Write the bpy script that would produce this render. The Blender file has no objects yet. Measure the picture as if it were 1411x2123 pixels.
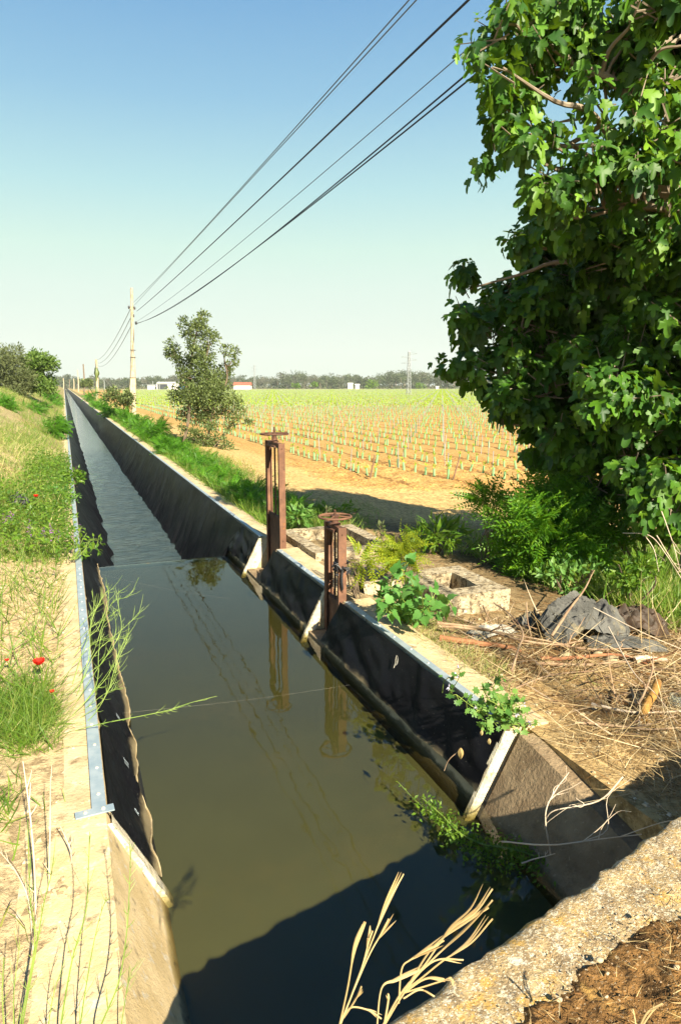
import bpy, math
import numpy as np
from math import radians, sin, cos, pi, atan, sqrt
R = np.random.default_rng(7)
SC = bpy.context.scene
COL = SC.collection
# ---------------------------------------------------------------- survey helpers: sight lines of the 24 mm lens
FL, CX, CY, HZ, VPX, EYE = 1415., 705.5, 1061.5, 800., 133., 1.9
PIT = atan((CY - HZ) / FL); YAW = atan((VPX - CX) * -1 * cos(PIT) / FL)
CP = np.array([0, 0, EYE])
RT = np.array([cos(YAW), -sin(YAW), 0]); FH = np.array([sin(YAW), cos(YAW), 0])
FW = FH * cos(PIT) - np.array([0, 0, sin(PIT)]); UP = FH * sin(PIT) + np.array([0, 0, cos(PIT)])
def ray(x, y): return FW + RT * (x - CX) / FL - UP * (y - CY) / FL
def PD(x, y, d): return CP + ray(x, y) * d
def PZ(x, y, z=0.): r = ray(x, y); return CP + r * (z - EYE) / r[2]
def PXX(x, y, v): r = ray(x, y); return CP + r * v / r[0]
def PYY(x, y, v): r = ray(x, y); return CP + r * v / r[1]
def proj(p):
    q = np.asarray(p) - CP; w = q @ FW
    return CX + FL * (q @ RT) / w, CY - FL * (q @ UP) / w, w
# ---------------------------------------------------------------- noise
def _h(i, j, s):
    n = np.sin(i * 127.1 + j * 311.7 + s * 74.7) * 43758.5453
    return n - np.floor(n)
def vn(x, y, s=0):
    x = np.asarray(x, float); y = np.asarray(y, float)
    i, j = np.floor(x), np.floor(y); u, v = x - i, y - j
    u = u * u * (3 - 2 * u); v = v * v * (3 - 2 * v)
    a, b, c, d = _h(i, j, s), _h(i + 1, j, s), _h(i, j + 1, s), _h(i + 1, j + 1, s)
    return (a * (1 - u) + b * u) * (1 - v) + (c * (1 - u) + d * u) * v
def fbm(x, y, s=0, o=4):
    t = 0; a = .5; f = 1.
    for k in range(o):
        t = t + a * (vn(np.asarray(x) * f, np.asarray(y) * f, s + k * 3.1) - .5); a *= .5; f *= 2.03
    return t
def ss(a, b, x):
    t = np.clip((np.asarray(x, float) - a) / (b - a), 0, 1); return t * t * (3 - 2 * t)
# ---------------------------------------------------------------- mesh helpers
class MB:
    def __init__(s): s.v = []; s.f = []; s.n = 0; s.m = []
    def add(s, v, f, mi=0):
        v = np.asarray(v, float).reshape(-1, 3)
        if isinstance(f, np.ndarray): s.f.append(f + s.n); s.m.append(np.full(len(f), mi))
        else:
            by = {}
            for q in f: by.setdefault(len(q), []).append(q)
            for q in by.values():
                a = np.array(q); s.f.append(a + s.n); s.m.append(np.full(len(a), mi))
        s.v.append(v); s.n += len(v); return s
    def box(s, c, d, rz=0., mi=0):
        x, y, z = d[0] / 2, d[1] / 2, d[2] / 2
        v = np.array([[a * x, b * y, e * z] for e in (-1, 1) for a, b in ((-1, -1), (1, -1), (1, 1), (-1, 1))])
        cc, ssn = cos(rz), sin(rz)
        v = v @ np.array([[cc, ssn, 0], [-ssn, cc, 0], [0, 0, 1]]) + np.array(c)
        return s.add(v, [(0, 3, 2, 1), (4, 5, 6, 7), (0, 1, 5, 4), (1, 2, 6, 5), (2, 3, 7, 6), (3, 0, 4, 7)], mi)
    def tube(s, pts, rad, n=6, mi=0, flat=1.):
        p = np.asarray(pts, float); k = len(p); rad = np.broadcast_to(np.asarray(rad, float), (k,))
        t = np.gradient(p, axis=0); t /= np.linalg.norm(t, axis=1)[:, None] + 1e-12
        u = np.cross(t[0], [0.3, 0.2, 1.]);
        if np.linalg.norm(u) < 1e-3: u = np.cross(t[0], [1., 0, 0])
        rings = []
        a = np.arange(n) * 2 * pi / n
        for i in range(k):
            u = u - t[i] * (u @ t[i]); u /= np.linalg.norm(u) + 1e-12; w = np.cross(t[i], u)
            rings.append(p[i] + rad[i] * (np.cos(a)[:, None] * u + flat * np.sin(a)[:, None] * w))
        v = np.concatenate(rings); f = []
        for i in range(k - 1):
            for j in range(n): f.append((i * n + j, i * n + (j + 1) % n, (i + 1) * n + (j + 1) % n, (i + 1) * n + j))
        f = [*f, tuple(range(n - 1, -1, -1)), tuple((k - 1) * n + j for j in range(n))]
        return s.add(v, f, mi)
    def torus(s, c, r, q, n=28, m=8, mi=0):
        a = np.arange(n) * 2 * pi / n; b = np.arange(m) * 2 * pi / m
        A, B = np.meshgrid(a, b, indexing='ij')
        v = np.stack([(r + q * np.cos(B)) * np.cos(A), (r + q * np.cos(B)) * np.sin(A), q * np.sin(B)], -1).reshape(-1, 3) + np.array(c)
        f = np.array([(i * m + j, ((i + 1) % n) * m + j, ((i + 1) % n) * m + (j + 1) % m, i * m + (j + 1) % m) for i in range(n) for j in range(m)])
        return s.add(v, f, mi)
    def lathe(s, c, prof, n=20, mi=0):
        a = np.arange(n) * 2 * pi / n
        v = np.concatenate([np.stack([r * np.cos(a), r * np.sin(a), np.full(n, z)], -1) for r, z in prof]) + np.array(c)
        k = len(prof)
        f = np.array([(i * n + j, i * n + (j + 1) % n, (i + 1) * n + (j + 1) % n, (i + 1) * n + j) for i in range(k - 1) for j in range(n)])
        return s.add(v, f, mi)
    def grid(s, G, mi=0, flip=False):
        a, b = G.shape[:2]; I = np.arange(a * b).reshape(a, b)
        f = np.stack([I[:-1, :-1], I[1:, :-1], I[1:, 1:], I[:-1, 1:]], -1).reshape(-1, 4)
        return s.add(G.reshape(-1, 3), f[:, ::-1] if flip else f, mi)
    def cloud(s, proto, pos, a, n, sc, mi=0):
        pv, pf = proto; pos = np.asarray(pos, float); k = len(pos)
        if k == 0: return s
        a = a / (np.linalg.norm(a, axis=1)[:, None] + 1e-9)
        n = n - a * np.sum(a * n, 1)[:, None]; n = n / (np.linalg.norm(n, axis=1)[:, None] + 1e-9)
        w = np.cross(a, n); sc = np.broadcast_to(np.asarray(sc, float), (k,))
        V = pos[:, None] + sc[:, None, None] * (pv[None, :, :1] * w[:, None] + pv[None, :, 1:2] * a[:, None] + pv[None, :, 2:] * n[:, None])
        off = (np.arange(k) * len(pv))[:, None, None] + s.n
        for q in pf: s.f.append((q[None] + off).reshape(-1, q.shape[1])); s.m.append(np.full(k * len(q), mi))
        s.v.append(V.reshape(-1, 3)); s.n += k * len(pv); return s
    def build(s, name, mat, parent=None, smooth=False, base=None):
        v = np.concatenate(s.v)
        if parent is not None:
            q = parent
            while q is not None: v = v - np.array(q.location); q = q.parent
        loc = np.zeros(3)
        if base is not None: loc = np.array(base, float); v = v - loc
        me = bpy.data.meshes.new(name)
        fl = np.concatenate([f.ravel() for f in s.f]); ln = np.concatenate([np.full(len(f), f.shape[1]) for f in s.f])
        me.vertices.add(len(v)); me.vertices.foreach_set('co', v.ravel().astype('f'))
        me.loops.add(len(fl)); me.loops.foreach_set('vertex_index', fl.astype('i'))
        me.polygons.add(len(ln)); me.polygons.foreach_set('loop_start', (np.cumsum(ln) - ln).astype('i'))
        me.polygons.foreach_set('loop_total', ln.astype('i'))
        me.polygons.foreach_set('material_index', np.concatenate(s.m).astype('i'))
        me.polygons.foreach_set('use_smooth', np.full(len(ln), bool(smooth)))
        me.update(calc_edges=True); me.validate()
        if smooth is True and len(ln) < 400000: me.set_sharp_from_angle(angle=radians(40))
        for x in (mat if isinstance(mat, (list, tuple)) else [mat]): me.materials.append(x)
        o = bpy.data.objects.new(name, me); COL.objects.link(o); o.location = loc
        if parent is not None: o.parent = parent
        return o
def tag(o, label, cat, group=None, kind=None):
    if label: o['label'] = label
    if cat: o['category'] = cat
    if group: o['group'] = group
    if kind: o['kind'] = kind
    return o
def thing(name, label, cat, loc, group=None):
    o = bpy.data.objects.new(name, None); COL.objects.link(o); o.location = loc; o.empty_display_size = .1
    return tag(o, label, cat, group)
def catmull(pts, n=6):
    p = np.asarray(pts, float); p = np.vstack([2 * p[0] - p[1], p, 2 * p[-1] - p[-2]]); out = []
    for i in range(1, len(p) - 2):
        for t in np.arange(n) / n:
            out.append(.5 * (2 * p[i] + (p[i + 1] - p[i - 1]) * t + (2 * p[i - 1] - 5 * p[i] + 4 * p[i + 1] - p[i + 2]) * t ** 2 + (3 * p[i] - p[i - 1] - 3 * p[i + 1] + p[i + 2]) * t ** 3))
    out.append(p[-2]); return np.array(out)
def rdir(k, up=0., rng=R):
    v = rng.normal(size=(k, 3)); v /= np.linalg.norm(v, axis=1)[:, None]; v[:, 2] += up
    return v / np.linalg.norm(v, axis=1)[:, None]
# ---------------------------------------------------------------- leaf shapes (x across, y along, z face)
def fan(out, base=(0, 0, 0), bend=.25, cup=.12):
    o = np.array(out, float); v = np.zeros((len(o) + 1, 3)); v[1:, :2] = o; v[0] = base
    mid = np.array([0, .42, 0]); v[0] = mid
    v[:, 2] = -bend * np.clip(v[:, 1], 0, 9) ** 2 + cup * np.abs(v[:, 0])
    k = len(o); return v, [np.array([(0, 1 + i, 1 + (i + 1) % k) for i in range(k)])]
def lobed(lobes, notch=.5, w=.2):
    pts = [(0.0, 0.0)]
    L = []
    for i, (a, r) in enumerate(lobes):
        t = radians(a)
        for da, rr in ((-w * 60, .74), (-w * 34, .95), (0, 1.), (w * 34, .95), (w * 60, .74)):
            q = radians(a + da * .75); L.append((sin(q) * r * rr, .3 + cos(q) * r * rr * .75))
        if i < len(lobes) - 1:
            q = radians((a + lobes[i + 1][0]) / 2); L.append((sin(q) * notch * .8, .3 + cos(q) * notch * .62))
    return pts + L
FIG = fan(lobed([(-118, .36), (-46, .66), (0, .95), (46, .66), (118, .36)], .54, .36), bend=.6, cup=.3)
MALLOW = fan(lobed([(-125, .5), (-75, .56), (-25, .6), (25, .6), (75, .56), (125, .5)], .47, .3), bend=.15, cup=.15)
HEART = fan([(0, 0), (-.22, -.1), (-.42, .05), (-.46, .3), (-.3, .45), (-.34, .6), (-.14, .75), (0, 1.05), (.14, .75), (.34, .6), (.3, .45), (.46, .3), (.42, .05), (.22, -.1)], bend=.3, cup=.2)
OVAL = (np.array([[0, 0, 0], [-.24, .4, .06], [0, .45, 0], [.24, .4, .06], [0, 1, -.12]]), [np.array([(0, 2, 1), (0, 3, 2), (1, 2, 4), (2, 3, 4)])])
NARROW = (np.array([[0, 0, 0], [-.11, .45, .03], [.11, .45, .03], [0, 1, -.15]]), [np.array([(0, 2, 1), (1, 2, 3)])])
RHOMB = (np.array([[0, 0, 0], [-.35, .5, .06], [0, 1, -.05], [.35, .5, .06]]), [np.array([(0, 3, 2, 1)])])
def frond(k=9, droop=.35, ll=.2):
    V = []; F3 = []; n = 0
    for i in range(k + 1):
        t = (i + .8) / (k + 1); y = t; z = -droop * t * t; sl = ll * (1 - .55 * abs(t - .45))
        for sd in ((-1, 1) if i < k else (0,)):
            if sd: ax = np.array([sd * .92, .38, -.15])
            else: ax = np.array([0, 1, -.6])
            b = np.array([0, y, z]); w = np.array([.38 * -sd if sd else 1, .92 if sd else 0, 0]) * sl * .24
            V += [b, b + ax * sl * .5 + w + [0, 0, .02], b + ax * sl, b + ax * sl * .5 - w + [0, 0, .02]]
            F3.append((n, n + 1, n + 2, n + 3)); n += 4
    # rachis
    st = [np.array([s_ * .008, y, -droop * y * y]) for y in (0, .5, 1) for s_ in (-1, 1)]
    V += st; F3 += [(n, n + 1, n + 3, n + 2), (n + 2, n + 3, n + 5, n + 4)]
    return np.array(V, float), [np.array(F3)]
FROND = frond(8); FRONDB = frond(9, .5, .24)
def blade(bend=.5, w=.02):
    ys = np.array([0, .35, .7, 1.]); ww = np.array([1, .85, .55, .05]) * w
    V = []
    for y, q in zip(ys, ww): V += [[-q, y * (1 - bend * .25 * y), -bend * y * y], [q, y * (1 - bend * .25 * y), -bend * y * y]]
    return np.array(V, float), [np.array([(0, 1, 3, 2), (2, 3, 5, 4), (4, 5, 7, 6)])]
BLADE, BLADE2, STRAIGHT = blade(.45), blade(.9), blade(.08, .012)
STRAW = blade(.12, .010)
# ---------------------------------------------------------------- materials
class NT:
    def __init__(s, name):
        s.m = bpy.data.materials.new(name); s.m.use_nodes = True; s.t = s.m.node_tree; s.t.nodes.clear()
        s.out = s.n('ShaderNodeOutputMaterial'); s.pos = s.n('ShaderNodeNewGeometry')
    def n(s, ty, **k):
        x = s.t.nodes.new(ty)
        for a, b in k.items(): setattr(x, a, b)
        return x
    def l(s, a, b): s.t.links.new(a, b)
    def noise(s, scale, detail=4, rough=.55, stretch=None, dist=0.):
        x = s.n('ShaderNodeTexNoise'); x.inputs['Scale'].default_value = scale; x.inputs['Detail'].default_value = detail
        x.inputs['Roughness'].default_value = rough; x.inputs['Distortion'].default_value = dist
        src = s.pos.outputs['Position']
        if stretch is not None:
            mp = s.n('ShaderNodeMapping'); mp.inputs['Scale'].default_value = stretch; s.l(src, mp.inputs[0]); src = mp.outputs[0]
        s.l(src, x.inputs['Vector']); return x.outputs['Fac']
    def ramp(s, fac, lo, hi):
        x = s.n('ShaderNodeMapRange'); x.interpolation_type = 'SMOOTHSTEP'
        x.inputs[1].default_value = lo; x.inputs[2].default_value = hi; s.l(fac, x.inputs[0]); return x.outputs[0]
    def mix(s, fac, a, b, mode='MIX'):
        x = s.n('ShaderNodeMix', data_type='RGBA', blend_type=mode)
        for sock, val in ((x.inputs[0], fac), (x.inputs[6], a), (x.inputs[7], b)):
            if hasattr(val, 'is_linked'): s.l(val, sock)
            else: sock.default_value = val if not isinstance(val, tuple) else (*val, 1)
        return x.outputs[2]
    def bump(s, h, strength, dist, nrm=None):
        x = s.n('ShaderNodeBump'); x.inputs['Strength'].default_value = strength; x.inputs['Distance'].default_value = dist
        s.l(h, x.inputs['Height'])
        if nrm is not None: s.l(nrm, x.inputs['Normal'])
        return x.outputs[0]
    def bsdf(s, col, rough=.8, spec=.3, metal=0., nrm=None):
        x = s.n('ShaderNodeBsdfPrincipled')
        for key, val in (('Base Color', col), ('Roughness', rough)):
            if hasattr(val, 'is_linked'): s.l(val, x.inputs[key])
            else: x.inputs[key].default_value = (*val, 1) if isinstance(val, tuple) else val
        x.inputs['Specular IOR Level'].default_value = spec; x.inputs['Metallic'].default_value = metal
        if nrm is not None: s.l(nrm, x.inputs['Normal'])
        return x
    def end(s, sh): s.l(sh.outputs[0], s.out.inputs[0]); return s.m
def surf(name, c1, c2, scale=3., rough=.85, spec=.25, metal=0., bump=.4, bscale=40., bdist=.01, layers=(), lo=.35, hi=.65, detail=6):
    t = NT(name)
    c = t.mix(t.ramp(t.noise(scale, detail, .6), lo, hi), c1, c2)
    for col, sc, a, b in layers: c = t.mix(t.ramp(t.noise(sc, 5, .65), a, b), c, col)
    nr = t.bump(t.noise(bscale, 5, .65), bump, bdist) if bump else None
    return t.end(t.bsdf(c, rough, spec, metal, nr))
def leafm(name, cols, rough=.5, trans=.35, spec=.35, tcol=None, big=None):
    t = NT(name)
    cr = t.n('ShaderNodeValToRGB'); e = cr.color_ramp.elements
    e[0].color = (*cols[0], 1); e[1].color = (*cols[-1], 1)
    for i, c in enumerate(cols[1:-1]): x = e.new((i + 1) / (len(cols) - 1)); x.color = (*c, 1)
    t.l(t.pos.outputs['Random Per Island'], cr.inputs[0]); c = cr.outputs[0]
    if big: c = t.mix(t.ramp(t.noise(big[1], 3), .45, .62), c, big[0])
    p = t.bsdf(c, rough, spec)
    tr = t.n('ShaderNodeBsdfTranslucent'); tc = t.mix(.75, c, tcol or (.35, .5, .04)); t.l(tc, tr.inputs[0])
    mx = t.n('ShaderNodeMixShader'); mx.inputs[0].default_value = trans
    t.l(p.outputs[0], mx.inputs[1]); t.l(tr.outputs[0], mx.inputs[2]); return t.end(mx)
M = {}
M['concrete_dry'] = surf('sunlit_concrete', (.68, .52, .29), (.54, .4, .2), 5, layers=[((.24, .18, .11), 9, .56, .72), ((.58, .52, .4), 16, .55, .7)], bump=.5, bscale=60, bdist=.012)
def wet_concrete():
    t = NT('pale_concrete')
    c = t.mix(t.ramp(t.noise(5, 6, .6), .35, .65), (.6, .47, .28), (.47, .36, .2))
    for col, sc, a, b in (((.24, .17, .09), 9, .56, .72), ((.62, .52, .36), 16, .55, .7), ((.14, .1, .06), 60, .62, .7)): c = t.mix(t.ramp(t.noise(sc, 5, .65), a, b), c, col)
    sx = t.n('ShaderNodeSeparateXYZ'); t.l(t.pos.outputs['Position'], sx.inputs[0])
    ad = t.n('ShaderNodeMath', operation='MULTIPLY_ADD'); t.l(t.noise(9, 4, .6), ad.inputs[0]); ad.inputs[1].default_value = .07; t.l(sx.outputs[2], ad.inputs[2])
    c = t.mix(t.ramp(ad.outputs[0], -.24, -.33), c, (.4, .32, .18)); c = t.mix(t.ramp(ad.outputs[0], -.345, -.37), c, (.1, .08, .04))
    return t.end(t.bsdf(c, .85, .25, 0, t.bump(t.noise(60, 5, .65), .6, .012)))
M['concrete'] = wet_concrete()
M['end_cement'] = surf('end_cement', (.7, .63, .47), (.5, .42, .28), 8, bump=.9, bscale=30, bdist=.02, layers=[((.34, .26, .14), 18, .56, .68), ((.16, .12, .07), 30, .62, .7)])
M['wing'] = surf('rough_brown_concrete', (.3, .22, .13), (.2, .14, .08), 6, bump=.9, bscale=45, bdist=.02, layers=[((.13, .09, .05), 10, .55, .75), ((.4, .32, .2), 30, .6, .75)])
M['box'] = surf('weathered_box_concrete', (.48, .40, .27), (.32, .25, .15), 9, bump=1., bscale=34, bdist=.03, layers=[((.12, .09, .055), 18, .5, .62), ((.62, .57, .44), 26, .56, .68), ((.07, .055, .04), 55, .6, .68)])
M['bridge'] = surf('lichen_concrete', (.46, .33, .16), (.25, .18, .1), 14, bump=1., bscale=110, bdist=.008, layers=[((.14, .11, .075), 90, .57, .66), ((.6, .52, .36), 70, .53, .62), ((.5, .31, .09), 16, .52, .66), ((.72, .68, .54), 150, .58, .64), ((.6, .54, .42), 12, .6, .68)])
M['rust'] = surf('rusty_iron', (.13, .065, .04), (.2, .1, .06), 8, .75, .3, .15, .4, 90, .004, layers=[((.26, .11, .035), 20, .58, .75), ((.06, .035, .028), 14, .6, .75)])
M['rust_dark'] = surf('dark_rusty_iron', (.085, .042, .028), (.14, .07, .045), 10, .7, .3, .2, .4, 90, .004, layers=[((.2, .09, .035), 20, .6, .75)])
M['strip'] = surf('galvanised_strip', (.3, .38, .42), (.42, .48, .5), 9, .5, .5, .35, .25, 30, .004, layers=[((.62, .6, .5), 14, .62, .74)])
M['bolt'] = surf('bolt_steel', (.6, .58, .5), (.5, .46, .36), 30, .5, .5, .2, 0)
def liner_mat(name, dusty):
    t = NT(name)
    c = t.mix(t.ramp(t.noise(2.5, 5, .6, (1, .5, 1)), .4, .7), (.006, .006, .008), (.012, .012, .014))
    c = t.mix(t.ramp(t.noise(7, 6, .7, (1, .9, .35)), .55, .8), c, (.012, .0125, .014)); c = t.mix(t.ramp(t.noise(3.2, 5, .7, (.6, 1.6, .3)), .66, .84), c, (.018, .0185, .019))
    sx = t.n('ShaderNodeSeparateXYZ'); t.l(t.pos.outputs['Position'], sx.inputs[0])
    ad = t.n('ShaderNodeMath', operation='MULTIPLY_ADD'); t.l(t.noise(6, 4, .6, (1, .6, 1)), ad.inputs[0]); ad.inputs[1].default_value = .12; t.l(sx.outputs[2], ad.inputs[2])
    if dusty: c = t.mix(t.ramp(ad.outputs[0], -.262, -.31), c, (.2, .16, .09))
    c = t.mix(t.ramp(t.noise(120, 2, .5), .73, .76), c, (.3, .28, .22))
    n1 = t.bump(t.noise(9, 4, .5, (1, .5, 1)), .25, .02); n2 = t.bump(t.noise(160, 2), .1, .002, n1)
    r = t.n('ShaderNodeMapRange'); r.inputs[3].default_value = .3; r.inputs[4].default_value = .55; t.l(t.noise(5, 4), r.inputs[0])
    b_ = t.bsdf(c, r.outputs[0], .5, 0, n2); b_.inputs['IOR'].default_value = 1.16
    return t.end(b_)
M['liner'] = liner_mat('black_rubber_liner', True); M['liner_far'] = liner_mat('black_rubber_liner_upstream', False)
M['liner_rim'] = surf('mud_edge', (.42, .34, .2), (.28, .21, .11), 12, bump=.3)
M['chalk'] = surf('chalk_mark', (.26, .31, .34), (.16, .19, .21), 60, .9, .1, 0, 0)
M['wood'] = surf('grey_pole_wood', (.5, .43, .3), (.36, .29, .19), 4, bump=.5, bscale=25, layers=[((.16, .12, .08), 5, .62, .75)])
M['wood_dark'] = surf('dark_pole_wood', (.14, .11, .08), (.2, .15, .1), 4, bump=.3)
M['wire'] = surf('black_cable', (.016, .02, .035), (.022, .026, .04), 3, .5, .3, 0, 0)
M['wire_grey'] = surf('grey_wire', (.1, .13, .17), (.12, .15, .2), 3, .5, .4, 0, 0)
M['steel'] = surf('pylon_steel', (.34, .37, .38), (.26, .29, .3), 3, .6, .4, .3, 0)
M['insul'] = surf('dark_insulator', (.03, .03, .035), (.05, .05, .05), 3, .4, .5, 0, 0)
M['bark'] = surf('fig_bark', (.19, .145, .1), (.27, .22, .16), 6, bump=.4, bscale=30, layers=[((.12, .09, .06), 12, .6, .7)])
M['bark2'] = surf('thin_bark', (.1, .075, .05), (.16, .12, .08), 8, bump=.3)
M['twig'] = surf('dead_twig', (.24, .15, .09), (.34, .24, .15), 7, bump=.4, layers=[((.13, .075, .05), 9, .58, .7)])
M['twig_red'] = surf('red_brown_stick', (.32, .15, .07), (.24, .1, .05), 8, bump=.4, layers=[((.14, .07, .04), 14, .6, .7)])
M['cane'] = surf('ochre_cane', (.36, .2, .05), (.24, .12, .03), 10, bump=.4, layers=[((.14, .06, .02), 22, .58, .66)])
M['straw'] = leafm('dry_straw', [(.4, .29, .12), (.6, .48, .25), (.5, .37, .17), (.7, .6, .37)], .7, .2, .2, (.5, .4, .2))
M['straw_dark'] = leafm('brown_litter', [(.09, .045, .018), (.24, .12, .04), (.15, .075, .028), (.36, .25, .12)], .8, .12, .15, (.4, .25, .1))
M['oat'] = leafm('dry_oat', [(.52, .38, .17), (.64, .5, .26)], .6, .3, .3, (.65, .5, .22))
M['grass'] = leafm('green_grass', [(.05, .12, .015), (.1, .2, .02), (.18, .27, .03), (.12, .22, .04), (.3, .3, .08)], .5, .4)
M['grass_dry'] = leafm('drying_grass', [(.16, .24, .04), (.36, .34, .11), (.5, .43, .2), (.12, .22, .03), (.55, .46, .24)], .6, .35)
M['weed'] = leafm('weed_leaf', [(.04, .11, .012), (.09, .19, .018), (.15, .25, .02), (.07, .15, .03)], .45, .4)
M['fern'] = leafm('ferny_leaf', [(.035, .12, .01), (.07, .2, .012), (.11, .26, .015)], .45, .4, .35, (.25, .55, .03))
M['fig'] = leafm('fig_leaf', [(.012, .045, .008), (.03, .09, .008), (.07, .17, .01), (.016, .055, .01), (.13, .25, .015)], .5, .16, .28, (.35, .6, .02))
M['locust'] = leafm('locust_leaf', [(.035, .12, .01), (.075, .2, .012), (.15, .29, .014)], .45, .4, .35, (.3, .55, .02))
M['locust_y'] = leafm('yellow_green_leaf', [(.2, .28, .015), (.32, .36, .02), (.14, .24, .02)], .5, .4, .3, (.55, .6, .03))
M['oak'] = leafm('grey_green_leaf', [(.045, .07, .02), (.095, .135, .035), (.18, .23, .075), (.06, .09, .025)], .5, .25, .35, (.25, .3, .06))
M['olive'] = leafm('olive_leaf', [(.07, .095, .035), (.13, .155, .06), (.1, .12, .05)], .55, .2, .3, (.25, .3, .06))
M['mallow'] = leafm('mallow_leaf', [(.06, .16, .03), (.11, .24, .05), (.16, .28, .06)], .5, .35)
M['heart'] = leafm('broad_leaf', [(.05, .16, .03), (.09, .24, .05), (.14, .3, .08)], .42, .35)
M['stem'] = surf('green_stem', (.13, .2, .035), (.2, .27, .05), 8, .5, .3, 0, 0)
M['stem_y'] = surf('yellow_green_stem', (.17, .27, .05), (.26, .35, .09), 8, .5, .3, 0, 0)
M['stalk'] = surf('bleached_stalk', (.6, .5, .38), (.48, .37, .26), 9, .7, .2, 0, .2)
M['poppy'] = leafm('poppy_petal', [(.62, .012, .008), (.75, .03, .012)], .5, .35, .2, (.9, .03, .01))
M['poppy_core'] = surf('poppy_core', (.02, .015, .02), (.04, .05, .02), 30, .7, .2, 0, 0)
M['purple'] = leafm('purple_flower', [(.22, .08, .32), (.36, .14, .44), (.28, .1, .36)], .6, .3, .2, (.4, .15, .5))
M['lilac'] = leafm('lilac_flower', [(.55, .5, .68), (.66, .6, .74)], .6, .3, .2, (.7, .6, .8))
M['tarp'] = surf('grey_tarp', (.06, .06, .054), (.115, .112, .1), 5, .6, .3, 0, .8, 30, .02, layers=[((.24, .2, .11), 6, .56, .75), ((.02, .02, .022), 8, .55, .7)])
M['tarp_dark'] = surf('dark_brown_sheet', (.055, .03, .014), (.03, .02, .012), 5, .6, .3, 0, .4, 20)
M['rag'] = surf('black_plastic_rag', (.014, .014, .017), (.03, .03, .033), 8, .45, .4, 0, .6, 40)
M['scrap'] = surf('pale_scrap', (.4, .38, .32), (.28, .26, .21), 12, .8, .2, 0, .4, 30)
M['stone'] = surf('field_stone', (.38, .31, .18), (.27, .22, .13), 15, .8, .25, 0, .5, 60, .006)
M['pebble'] = surf('pale_pebble', (.5, .38, .22), (.36, .3, .22), 20, .7, .3, 0, .3, 60, .004)
M['tube'] = leafm('grow_tube', [(.22, .42, .2), (.3, .5, .26), (.26, .45, .24)], .5, .35, .3, (.4, .7, .35))
M['vine'] = leafm('vine_leaf', [(.2, .34, .02), (.32, .44, .03), (.26, .4, .03)], .5, .4, .3, (.5, .6, .04))
M['stake'] = surf('grey_stake', (.32, .34, .34), (.25, .27, .27), 5, .6, .4, .2, 0)
M['stake_wood'] = surf('brown_stake', (.16, .1, .06), (.22, .14, .09), 8, .8, .2, 0, .3)
M['wall_white'] = surf('white_render', (.74, .72, .68), (.66, .64, .6), 1, .8, .3, 0, 0)
M['roof_red'] = surf('red_tiles', (.4, .12, .07), (.32, .1, .06), 1, .8, .3, 0, 0)
M['dark_open'] = surf('dark_opening', (.03, .035, .045), (.04, .045, .05), 1, .8, .3, 0, 0)
M['roof_grey'] = surf('grey_sheet_roof', (.5, .5, .48), (.42, .42, .41), 1, .6, .3, 0, 0)
M['blue'] = surf('blue_cover', (.05, .16, .4), (.04, .13, .34), 1, .7, .3, 0, 0)
M['euca'] = leafm('far_tree_leaf', [(.04, .06, .028), (.07, .095, .042), (.1, .125, .06), (.055, .075, .036)], .7, .15, .2, (.2, .25, .08), ((.12, .12, .09), .06))
M['dead'] = leafm('dead_leaf', [(.4, .26, .1), (.5, .36, .16)], .7, .2)
M['grit'] = leafm('grit', [(.3, .22, .12), (.5, .4, .24), (.4, .3, .17), (.58, .5, .36)], .9, 0., .15)
M['clod'] = leafm('clod', [(.4, .22, .07), (.52, .31, .1), (.3, .16, .05)], .95, 0., .1)
M['straw_brown'] = leafm('brown_straw', [(.2, .13, .055), (.46, .35, .18), (.32, .22, .1), (.62, .52, .33), (.26, .17, .07)], .75, .15, .2, (.45, .33, .14))
M['bank_leaf'] = leafm('bank_tree_leaf', [(.05, .1, .018), (.1, .17, .03), (.16, .24, .045)], .5, .3, .3, (.25, .4, .04))
M['grit_dark'] = leafm('grit_dark', [(.12, .07, .03), (.3, .2, .1), (.2, .12, .06), (.5, .4, .27)], .9, 0., .15)
M['twig_bits'] = leafm('twig_bits', [(.12, .075, .045), (.3, .2, .12), (.2, .13, .08), (.42, .34, .24)], .8, 0., .2)
SKY = (1.0, .25, 2.2); SKYS = .08; SUNE = 5.; SUNC = (1, .9, .7); EXPO = 1.55; HAZE = .00022
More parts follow.
